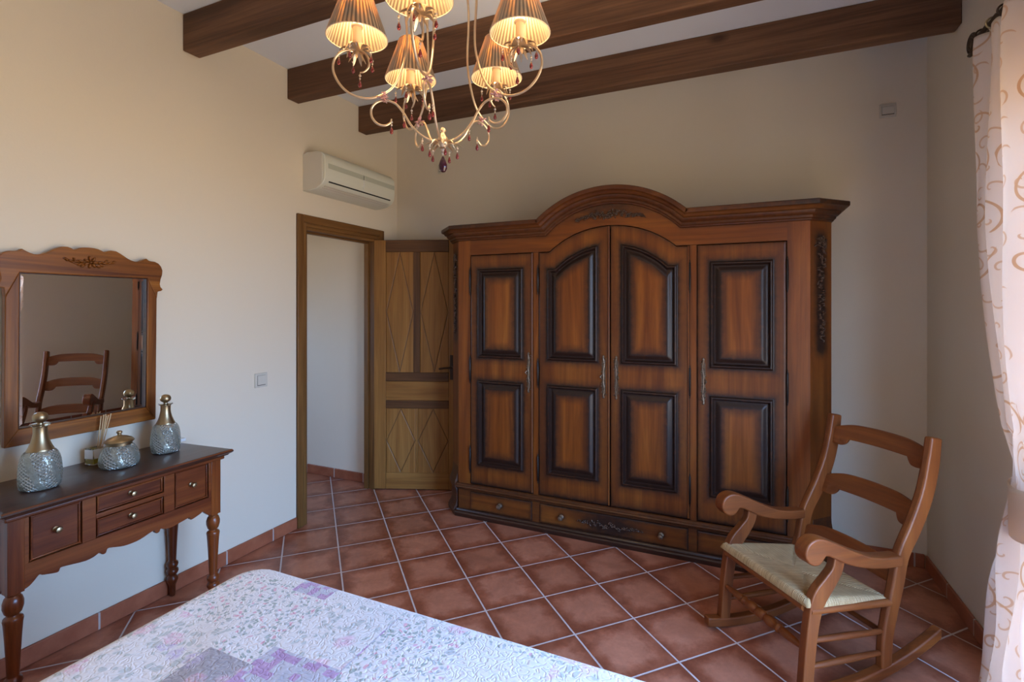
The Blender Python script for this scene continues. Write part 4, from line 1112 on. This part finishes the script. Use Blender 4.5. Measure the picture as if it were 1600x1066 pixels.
for s in (-1, 1):
    # rocker
    fs_ = np.linspace(.10, -.665, 28)
    rp = [(f_, rock(f_)) for f_ in fs_] + [(f_, rock(f_)+.042) for f_ in fs_[::-1]]
    y0, y1 = (s*.25, s*.212); y0, y1 = min(y0, y1), max(y0, y1)
    board(rp, y0, y1, 'rocker', M['chair_x'], .006)
    # front leg: straight then bending back to carry the arm
    lg = ribbon([(.008, .040), (-.010, .22), (-.030, .335), (-.052, .392), (-.098, .442), (-.132, .485), (-.146, .535)], [.050, .052, .058, .070, .062, .052, .052], 6)
    board(lg, y0+.002, y1-.002, 'front_leg', M['chair'], .005)
    # back post
    bp = ribbon([(-.378, .055), (-.386, .18), (-.412, .29), (-.440, .39), (-.468, .50), (-.535, .61), (-.593, .73), (-.626, .85), (-.644, .958)], [.052, .056, .060, .062, .064, .070, .070, .068, .060], 6)
    board(bp, y0+.002, y1-.002, 'back_post', M['chair'], .009)
    # arm with scrolled end
    arm = [(-.440, .507), (-.354, .511), (-.29, .522), (-.226, .545), (-.160, .575), (-.103, .601), (-.06, .618), (-.025, .624), (.008, .614), (.028, .590), (.030, .560), (.012, .535), (-.012, .524), (-.036, .526), (-.052, .540), (-.064, .553), (-.085, .549), (-.12, .532), (-.164, .511), (-.22, .492), (-.289, .477), (-.36, .468), (-.440, .466)]
    ap = cm(arm[:-1], 3)+[arm[-1]]
    ya, yb = s*.262, s*.205
    board(ap, min(ya, yb), max(ya, yb), 'arm', M['chair_x'], .006)
    # side rungs
    for (z0_, z1_) in ((.228, .205), (.130, .120)):
        m = MB(); yy = s*.231
        m.tube([(.0+FO, yy, z0_), (-.06+FO, yy, z0_-.003), (-.20+FO, yy, (z0_+z1_)/2), (-.33+FO, yy, z1_+.002), (-.385+FO, yy, z1_)], [.0085, .011, .013, .011, .0085], 14)
        m.build('side_rung', M['chair_x'], chair)
    m = MB(); m.tube([(-.01+FO, s*.236, .345), (-.40+FO, s*.236, .318)], .015, 12); m.build('seat_rail', M['chair_x'], chair)
m = MB(); m.tube([(-.006+FO, -.22, .350), (-.006+FO, .22, .350)], .017, 14); m.build('seat_rail', M['chair_y'], chair)
m = MB(); m.tube([(-.40+FO, -.22, .315), (-.40+FO, .22, .315)], .015, 14); m.build('seat_rail', M['chair_y'], chair)
m = MB(); m.tube([(-.388+FO, -.22, .19), (-.388+FO, .22, .19)], .011, 14); m.build('back_rung', M['chair_y'], chair)
# turned front stretcher
prof = [(0, .009), (.02, .012), (.06, .016), (.095, .018), (.105, .013), (.112, .019), (.120, .019), (.128, .013), (.145, .020), (.165, .022), (.182, .018), (.190, .013), (.198, .021), (.208, .021), (.214, .021)]
full_ = [(t_, r) for t_, r in prof] + [(.428-t_, r) for t_, r in prof[::-1][1:]]
m = MB(); m.lathe([(r, t_) for t_, r in full_], (-.0+FO, -.214, .195), 18, 0, Matrix.Rotation(-PI/2, 3, 'X')); m.build('front_stretcher', M['chair_y'], chair, sharp=60)
# ladder-back slats
def slat(f_, z0, z1, lean, name='back_slat', plainer=False):
    # outline in (y, z): arched middle with scrolled lobes at the ends; bowed backwards
    h_ = z1-z0
    W2 = .218
    up = [(-W2, z1-.022), (-.19, z1-.012), (-.15, z1-.001), (-.10, z1+.006), (0, z1+.009), (.10, z1+.006), (.15, z1-.001), (.19, z1-.012), (W2, z1-.022)]
    if plainer: lo_ = [(W2, z0+.004), (.15, z0+.002), (.08, z0+.006), (0, z0+.008), (-.08, z0+.006), (-.15, z0+.002), (-W2, z0+.004)]
    else: lo_ = [(W2, z0-.018), (.185, z0-.022), (.160, z0-.018), (.146, z0-.004), (.140, z0+.010), (.132, z0+.012), (.07, z0+.014), (0, z0+.015), (-.07, z0+.014), (-.132, z0+.012), (-.140, z0+.010), (-.146, z0-.004), (-.160, z0-.018), (-.185, z0-.022), (-W2, z0-.018)]
    uc = cm(up, 5); lc = cm(lo_, 4)
    ny = 61; ys = np.linspace(-W2, W2, ny)
    ux = np.interp(ys, [p[0] for p in uc], [p[1] for p in uc]); lx = np.interp(ys, [p[0] for p in lc[::-1]], [p[1] for p in lc[::-1]])
    rows = 15; m = MB(); vs_ = []
    def fpos(y, z): return f_ - (z-(z0+z1)/2)*lean - .010*(1-(y/W2)**2)
    for side in (0, 1):
        for j in range(rows):
            for i in range(ny):
                z = lx[i]+(ux[i]-lx[i])*j/(rows-1); e = min(z-lx[i], ux[i]-z)
                gr = 0
                if not plainer and side == 0:
                    gr = -.0025*math.exp(-((e-.009)/.003)**2) if abs(ys[i]) < .19 else 0
                    for sg in (-1, 1):
                        d = math.hypot(ys[i]-sg*.168, z-(z0+.004)); gr += -.0028*math.exp(-((d-.014)/.003)**2)-.0025*math.exp(-(d/.004)**2)
                th_ = .009*(1 if e > .004 else .65)
                vs_.append((fpos(ys[i], z)+FO+((th_+gr) if side == 0 else -th_), ys[i], z))
    K = rows*ny
    fs_ = []
    for j in range(rows-1):
        for i in range(ny-1):
            a = j*ny+i; fs_ += [(a, a+1, a+ny+1, a+ny), (K+a, K+a+ny, K+a+ny+1, K+a+1)]
    ring = [i for i in range(ny)]+[j*ny+ny-1 for j in range(1, rows)]+[(rows-1)*ny+i for i in range(ny-2, -1, -1)]+[j*ny for j in range(rows-2, 0, -1)]
    fs_ += [(ring[k], ring[(k+1) % len(ring)], K+ring[(k+1) % len(ring)], K+ring[k]) for k in range(len(ring))]
    m.add(vs_, fs_, 0, True); m.build(name, M['chair_y'], chair, sharp=50)
slat(-.630, .842, .922, .20); slat(-.575, .608, .690, .40); slat(-.455, .372, .452, .30, plainer=True)
# rush seat: four triangles meeting on two ridges
def seat():
    nu, nv = 70, 60; fs0, fs1, w0, w1 = .012, -.405, .246, .238
    U, Vv = np.meshgrid(np.linspace(-1, 1, nu), np.linspace(0, 1, nv))
    f_ = fs0+(fs1-fs0)*Vv; wd = w0+(w1-w0)*Vv; y = U*wd
    zt = .398+(.340-.398)*Vv
    e1 = (1-np.abs(U))*.24; e2 = np.minimum(Vv, 1-Vv)*.42; e = np.minimum(e1, e2)
    rnd = .022*(1-np.clip(1-e/.022, 0, 1)**2)**.5
    ridge = -.0065*np.exp(-np.abs(e1-e2)/.006) - .010*np.clip((e)/.12, 0, 1)
    z = zt-.022+rnd+ridge
    side = e1 < e2
    strand = np.where(side, f_*1.0+5, y)
    ver = np.stack([f_+FO, y, z], -1).reshape(-1, 3).tolist(); K = nu*nv
    zb = (zt-.034).reshape(-1)
    ver += [(v[0], v[1], float(zb[i])) for i, v in enumerate(ver[:K])]
    idx = np.arange(K).reshape(nv, nu); fc = []
    for j in range(nv-1):
        for i in range(nu-1):
            a, b_, c_, d_ = idx[j, i], idx[j, i+1], idx[j+1, i+1], idx[j+1, i]; fc += [(a, b_, c_, d_), (a+K, d_+K, c_+K, b_+K)]
    ring = list(idx[0, :])+list(idx[1:, -1])+list(idx[-1, -2::-1])+list(idx[-2:0:-1, 0])
    fc += [(ring[k], ring[(k+1) % len(ring)], ring[(k+1) % len(ring)]+K, ring[k]+K) for k in range(len(ring))]
    me = bpy.data.meshes.new('rush_seat'); me.from_pydata(ver, [], [tuple(int(x) for x in q_) for q_ in fc]); me.materials.append(M['rush'])
    at = me.attributes.new('strand', 'FLOAT', 'POINT'); at.data.foreach_set('value', np.tile(strand.reshape(-1), 2).tolist())
    bm = bmesh.new(); bm.from_mesh(me); bmesh.ops.recalc_face_normals(bm, faces=bm.faces); bm.to_mesh(me); bm.free()
    me.polygons.foreach_set('use_smooth', [True]*len(me.polygons)); me.set_sharp_from_angle(angle=math.radians(70))
    o = bpy.data.objects.new('rush_seat', me); COL.objects.link(o); o.parent = chair; part(o, 'straw-coloured woven rush seat')
seat()

# ================================================================== CHANDELIER
KX, KY = -.836, 1.341
cha = thing('chandelier', 'gold scroll-arm chandelier with five lit pleated shades and ruby crystal drops hanging from the ceiling', 'chandelier', (KX, KY, 0))
def drop_mesh():
    m = MB()
    m.tube([(0, 0, 0), (0, 0, -.030)], .0006, 5, 2)
    m.ell((0, 0, -.010), (.0052, .0052, .0052), mi=0, seg=8, rings=6)
    m.ell((0, 0, -.021), (.0036, .0036, .0036), mi=0, seg=8, rings=5)
    m.lathe([(0, -.0265), (.0018, -.028), (.0045, -.036), (.0068, -.044), (.0064, -.050), (.004, -.054), (0, -.0555)], (0, 0, 0), 10, 1)
    return m
dm = drop_mesh()
proto_drop = None
def drop(parent, loc, s=1.):
    global proto_drop
    if proto_drop is None:
        proto_drop = dm.build('crystal_drop', [M['crystal'], M['ruby'], M['gold']], parent, sharp=180); o = proto_drop
    else:
        o = proto_drop.copy(); COL.objects.link(o); o.parent = parent
    o.location = loc; o.scale = (s, s, s)
upper = [(.012, 2.78), (.035, 2.72), (.085, 2.60), (.112, 2.50), (.115, 2.42), (.110, 2.34), (.112, 2.28), (.128, 2.215), (.152, 2.165), (.188, 2.136), (.230, 2.122), (.272, 2.130), (.304, 2.155), (.323, 2.192), (.321, 2.226), (.304, 2.250), (.280, 2.262), (.255, 2.266),
         (.232, 2.256), (.222, 2.236), (.224, 2.216), (.236, 2.202), (.248, 2.198)]
lower = [(.012, 2.012), (.040, 2.014), (.072, 2.030), (.100, 2.058), (.120, 2.090), (.142, 2.114), (.168, 2.122), (.196, 2.116), (.214, 2.096), (.214, 2.070), (.198, 2.050), (.176, 2.046), (.160, 2.056), (.156, 2.068)]
RS = .256
for i, deg in enumerate((-96, -21, 51, 124, 195)):
    a = math.radians(deg)+YAW
    ra = Vector((math.cos(a), math.sin(a), 0)); ta = Vector((-ra.y, ra.x, 0))
    P3 = lambda r, z, t=0.: ra*r + ta*t + Vector((0, 0, z))
    m = MB()
    up_ = curve([P3(r, z) for r, z in upper], 5); n_ = len(up_)
    m.tube(up_, [.0036 if k < n_-12 else .0036*(1-.45*(k-(n_-12))/12) for k in range(n_)], 10)
    lo_ = curve([P3(r, z) for r, z in lower], 5); n_ = len(lo_)
    m.tube(lo_, [.0035 if k < n_-10 else .0035*(1-.4*(k-(n_-10))/10) for k in range(n_)], 10)
    arm_ = m.build('arm', M['gold'], cha)
    # drip pan with leaf petals
    c = P3(RS, 2.268); g_ = MB()
    g_.lathe([(.004, -.004), (.016, -.002), (.026, .004), (.028, .008), (.024, .008), (.014, .003), (.0, .003)], c, 20)
    for q in range(10):
        t = 2*PI*q/10; d = Vector((math.cos(t), math.sin(t), 0))
        long = q % 2 == 0
        L_ = .052 if long else .040
        pth = [c+d*.014+Vector((0, 0, -.001)), c+d*.030+Vector((0, 0, .004)), c+d*(L_*.85)+Vector((0, 0, -.002)), c+d*L_+Vector((0, 0, -.010 if long else -.018))]
        g_.tube(curve(pth, 3), [.004, .006, .007, .0075, .007, .006, .005, .004, .0025, .001], 6, up=(0, 0, 1), sx=.22, sy=1.)
    g_.build('drip_pan', M['gold'], arm_)
    # leaf tufts wrapped on the scroll below the pan
    g_ = MB()
    for q in range(7):
        t = 2*PI*q/7; d = Vector((math.cos(t), math.sin(t), 0))
        g_.tube(curve([c+Vector((0, 0, -.006)), c+d*.012+Vector((0, 0, -.016)), c+d*.021+Vector((0, 0, -.031)), c+d*.026+Vector((0, 0, -.040))], 3), [.002, .004, .005, .0055, .005, .0045, .004, .003, .002, .001], 6, up=d, sx=.25, sy=1)
    g_.build('leaf_tuft', M['gold'], arm_)
    g_ = MB(); g_.lathe([(.0135, .0), (.0135, .058), (.0165, .059), (.0175, .062), (.015, .066), (0, .066)], P3(RS, 2.272), 20); g_.build('candle_sleeve', M['candle'], arm_)
    g_ = MB(); g_.lathe([(.008, .066), (.013, .078), (.0155, .092), (.0125, .108), (.006, .122), (0, .128)], P3(RS, 2.272), 16); part(g_.build('bulb', M['bulb'], arm_), 'glowing candle bulb')
    # pleated shade
    g_ = MB(); sh = []; seg = 132
    S0, S1 = 2.300, 2.440
    pl = lambda r_, k: r_*(1+.022*(1 if k % 3 == 0 else (-.3 if k % 3 == 1 else .2)))
    for zz, rr_ in ((0, .0885), (.002, .0880), (.07, .0640), (S1-S0, .0400)):
        for k in range(seg): sh.append(Vector((pl(rr_, k)*math.cos(2*PI*k/seg), pl(rr_, k)*math.sin(2*PI*k/seg), zz)))
    g_.add(sh, [(r_*seg+k, r_*seg+(k+1) % seg, (r_+1)*seg+(k+1) % seg, (r_+1)*seg+k) for r_ in range(3) for k in range(seg)], 0, True)
    o = g_.build('lamp_shade', M['shade'], arm_, sharp=180); o.location = P3(RS, S0)
    # keep pleat axis on the shade itself
    part(o, 'small tapered pleated beige lampshade lit from inside')
    so = o.modifiers.new('thickness', 'SOLIDIFY'); so.thickness = .0008
    g_ = MB(); g_.tube([P3(RS, S0)+Vector((.0885*math.cos(t), .0885*math.sin(t), 0)) for t in np.linspace(0, 2*PI, 48, endpoint=False)], .0016, 6, closed=True)
    g_.build('shade_trim', M['candle'], arm_); g_ = MB()
    g_.tube([P3(RS, S1)+Vector((.040*math.cos(t), .040*math.sin(t), 0)) for t in np.linspace(0, 2*PI, 32, endpoint=False)], .0014, 6, closed=True)
    g_.build('shade_trim', M['candle'], arm_)
    # pink crystal flower on the joint
    g_ = MB(); cc = P3(.180, 2.131); rnd = random.Random(i)
    for q in range(14):
        v = Vector((rnd.gauss(0, 1), rnd.gauss(0, 1), rnd.gauss(0, .8))).normalized()
        B = v.to_track_quat('Z', 'Y').to_matrix()
        g_.ell(cc+v*.012, (.0045, .0022, .008), B, seg=7, rings=5)
    g_.ell(cc, (.007, .007, .007), seg=8, rings=6); g_.build('crystal_flower', M['pink'], arm_)
    # drops
    for q in range(5):
        t = 2*PI*(q*2)/10; d = Vector((math.cos(t), math.sin(t), 0))
        drop(arm_, c+d*.052+Vector((0, 0, -.010)), .78)
    drop(arm_, P3(.248, 2.197), .8); drop(arm_, P3(.156, 2.066), .8); 
    if i % 2 == 0: drop(arm_, P3(.118, 2.086), .75)
    # lamp light
    l = bpy.data.lights.new('candle_bulb_light', 'POINT'); l.energy = 5.6; l.color = (1, .70, .37); l.shadow_soft_size = .015
    lo2 = bpy.data.objects.new('candle_bulb_light', l); COL.objects.link(lo2); lo2.parent = cha; lo2.location = P3(RS, 2.415)
# central boss, petals and big drop
g_ = MB(); g_.lathe([(0, 1.992), (.010, 1.994), (.017, 2.002), (.019, 2.012), (.015, 2.024), (.009, 2.030), (.006, 2.040), (.010, 2.046), (.006, 2.054), (0, 2.058)], (0, 0, 0), 20); g_.build('boss', M['gold'], cha)
g_ = MB()
for q in range(12):
    t = 2*PI*q/12; d = Vector((math.cos(t), math.sin(t), 0)); c = Vector((0, 0, 2.006)); L_ = .062 if q % 2 else .045
    g_.tube(curve([c+d*.012, c+d*.028+Vector((0, 0, .004)), c+d*L_*.8+Vector((0, 0, -.002)), c+d*L_+Vector((0, 0, -.012))], 3), [.002, .004, .005, .0055, .005, .0045, .004, .003, .002, .0008], 6, up=(0, 0, 1), sx=.25, sy=1)
g_.build('petal_crown', M['gold'], cha)
for q in range(5):
    t = 2*PI*q/5+.4; d = Vector((math.cos(t), math.sin(t), 0)); drop(cha, d*.045+Vector((0, 0, 1.998)), .75)
g_ = MB(); g_.ell((0, 0, 1.986), (.006, .006, .006)); g_.ell((0, 0, 1.974), (.005, .005, .005)); g_.build('pendant_bead', M['crystal'], cha)
g_ = MB(); g_.lathe([(0, 1.968), (.003, 1.965), (.009, 1.952), (.0135, 1.938), (.013, 1.928), (.008, 1.919), (0, 1.916)], (0, 0, 0), 16); part(g_.build('pendant_drop', M['dark_ruby'], cha), 'large dark ruby pendant drop')
g_ = MB(); g_.lathe([(.004, 2.76), (.012, 2.765), (.020, 2.775), (.022, 2.785), (.014, 2.80), (.006, 2.81)], (0, 0, 0), 20); g_.build('hub', M['gold'], cha)
g_ = MB()
for k in range(9):
    zz = 2.815+k*.024; B = Matrix.Rotation(PI/2*(k % 2), 3, 'Z')
    g_.tube([Vector((0, 0, zz)) + B @ Vector((.008*math.cos(t), 0, .015*math.sin(t))) for t in np.linspace(0, 2*PI, 14, endpoint=False)], .0018, 6, closed=True, up=(0, 1, 0))
g_.build('chain', M['gold'], cha)
g_ = MB(); g_.lathe([(.006, 3.005), (.03, 3.012), (.045, 3.03), (.05, 3.0595)], (0, 0, 0), 24); g_.build('ceiling_canopy', M['gold'], cha)

# ================================================================== CURTAIN AND ROD
XC = .82
rod = thing('curtain_rod', 'dark wrought-iron curtain rod with a coiled end medallion at the top right', 'curtain rod', (XC, 2.448, 2.497))
m = MB(); m.tube([(0, t, .002*math.sin(t*90)) for t in np.linspace(-2.35, -.03, 160)], .010, 8); m.build('rod', M['iron'], rod)
m = MB()
sp = [(0, (.012+.030*k/60)*math.cos(k*.30), (.012+.030*k/60)*math.sin(k*.30)) for k in range(61)]
m.tube([Vector((p[0], p[1]+.012, p[2])) for p in sp], .0055, 8, up=(1, 0, 0)); m.lathe([(.0, -.004), (.012, -.003), (.012, .003), (0, .004)], (0, .012, 0), 14, 0, Matrix.Rotation(PI/2, 3, 'Y'))
m.build('end_medallion', M['iron'], rod)
m = MB()
m.tube([(0, -.13, 0), (.10, -.13, -.01), (XR-XC, -.13, -.03)], .008, 8); m.lathe([(.028, 0), (.028, .006)], (XR-XC-.006, -.13, -.03), 16, 0, Matrix.Rotation(PI/2, 3, 'Y')); m.build('bracket', M['iron'], rod)
for k in range(8):
    y = -.075-.085*k
    m = MB(); m.tube([Vector((.019*math.cos(t), y, .019*math.sin(t)-.006)) for t in np.linspace(0, 2*PI, 20, endpoint=False)], .0035, 6, closed=True, up=(0, 1, 0))
    m.build('curtain_ring', M['brass'] if k % 2 else M['iron'], rod)

zs = [2.480, 2.44, 2.15, 1.80, 1.586, 1.364, 1.157, 1.03, .962, .90, .82, .764, .586, .321, .161, .02]
ye = [2.395, 2.395, 2.378, 2.372, 2.322, 2.250, 2.182, 2.145, 2.127, 2.130, 2.145, 2.160, 2.225, 2.300, 2.320, 2.330]
yn = [1.86, 1.86, 1.86, 1.87, 1.90, 1.93, 1.96, 1.985, 1.99, 1.985, 1.96, 1.95, 1.93, 1.91, 1.90, 1.90]
dp = [.020, .026, .032, .034, .034, .034, .030, .022, .018, .020, .026, .030, .034, .038, .040, .040]
def curtain():
    nz, nu = 150, 150
    Z = np.linspace(2.480, .02, nz); zr = zs[::-1]
    E_ = np.interp(Z, zr, ye[::-1]); N_ = np.interp(Z, zr, yn[::-1]); D = np.interp(Z, zr, dp[::-1])
    k = np.array([.04, .1, .2, .3, .2, .1, .04]); k /= k.sum()
    pad = lambda a: np.convolve(np.pad(a, 3, 'edge'), k, 'valid'); E_, N_, D = pad(E_), pad(N_), pad(D)
    V, UV = [], []
    for i in range(nz):
        tz = (2.505-Z[i])
        for j in range(nu):
            t = j/(nu-1); ph = 2*PI*(4.0*t + .25*math.sin(3*t+tz*.5))
            y = E_[i]+(N_[i]-E_[i])*t + .010*math.cos(ph*1.0+1)
            x = XC - D[i]*math.sin(ph)*(1-.25*math.sin(t*9+tz)) - .006*math.sin(t*40+tz*6)
            x += .0 if Z[i] > 1.1 else .012*math.sin(tz*9+t*7)
            V.append((x, y, Z[i])); UV.append((t*.85, Z[i]))
    F = [(i*nu+j, i*nu+j+1, (i+1)*nu+j+1, (i+1)*nu+j) for i in range(nz-1) for j in range(nu-1)]
    me = bpy.data.meshes.new('curtain'); me.from_pydata(V, [], F); me.materials.append(M['curtain'])
    uv = me.uv_layers.new(name='uv')
    for lp_ in me.loops: uv.data[lp_.index].uv = UV[lp_.vertex_index]
    me.polygons.foreach_set('use_smooth', [True]*len(me.polygons))
    o = bpy.data.objects.new('curtain', me); COL.objects.link(o)
    s_ = o.modifiers.new('thickness', 'SOLIDIFY'); s_.thickness = .0012
    tag(o, 'white curtain with gold scroll pattern gathered by a tieback beside the right wall', 'curtain')
    return o
curtain()
tb = MB()
def mat_tie():
    m, nt, b, out = new_mat('tieback_cloth'); b.inputs['Base Color'].default_value = (.80, .70, .60, 1); b.inputs['Roughness'].default_value = .7
    tr = N(nt, 'BsdfTranslucent'); tr.inputs[0].default_value = (.85, .72, .58, 1); mx = N(nt, 'MixShader'); mx.inputs[0].default_value = .5
    LK(nt, b.outputs[0], mx.inputs[1]); LK(nt, tr.outputs[0], mx.inputs[2]); LK(nt, mx.outputs[0], out.inputs[0]); return m
M['tie_cloth'] = mat_tie()
M['tie'] = plain('tieback_cream', (.66, .55, .44), .7)
prev = []
def tie():
    vs_ = []; n = 40; rows_ = 9
    for r in range(rows_):
        z = .955-.16*r/(rows_-1)
        for k in range(n):
            a = 2*PI*k/n; yc = 2.060; hw = .076+.003*math.sin(r*1.3+k*.9)
            vs_.append((XC+.036*math.cos(a)*(1+.10*math.sin(r*PI/(rows_-1))), yc+hw*math.sin(a)*(1+.06*math.sin(r*PI/(rows_-1))), z+.035*math.sin(a)*.0+ .02*math.cos(a)))
    tb.add(vs_, [(r*n+k, r*n+(k+1) % n, (r+1)*n+(k+1) % n, (r+1)*n+k) for r in range(rows_-1) for k in range(n)], 0, True)
    o = tb.build('curtain_tieback', M['tie_cloth']); s_ = o.modifiers.new('thickness', 'SOLIDIFY'); s_.thickness = .003
    tag(o, 'cream fabric tieback band around the waist of the gold-scroll curtain', 'curtain tieback')
tie()
for o in bpy.data.objects:
    if o.type == 'LIGHT': pass
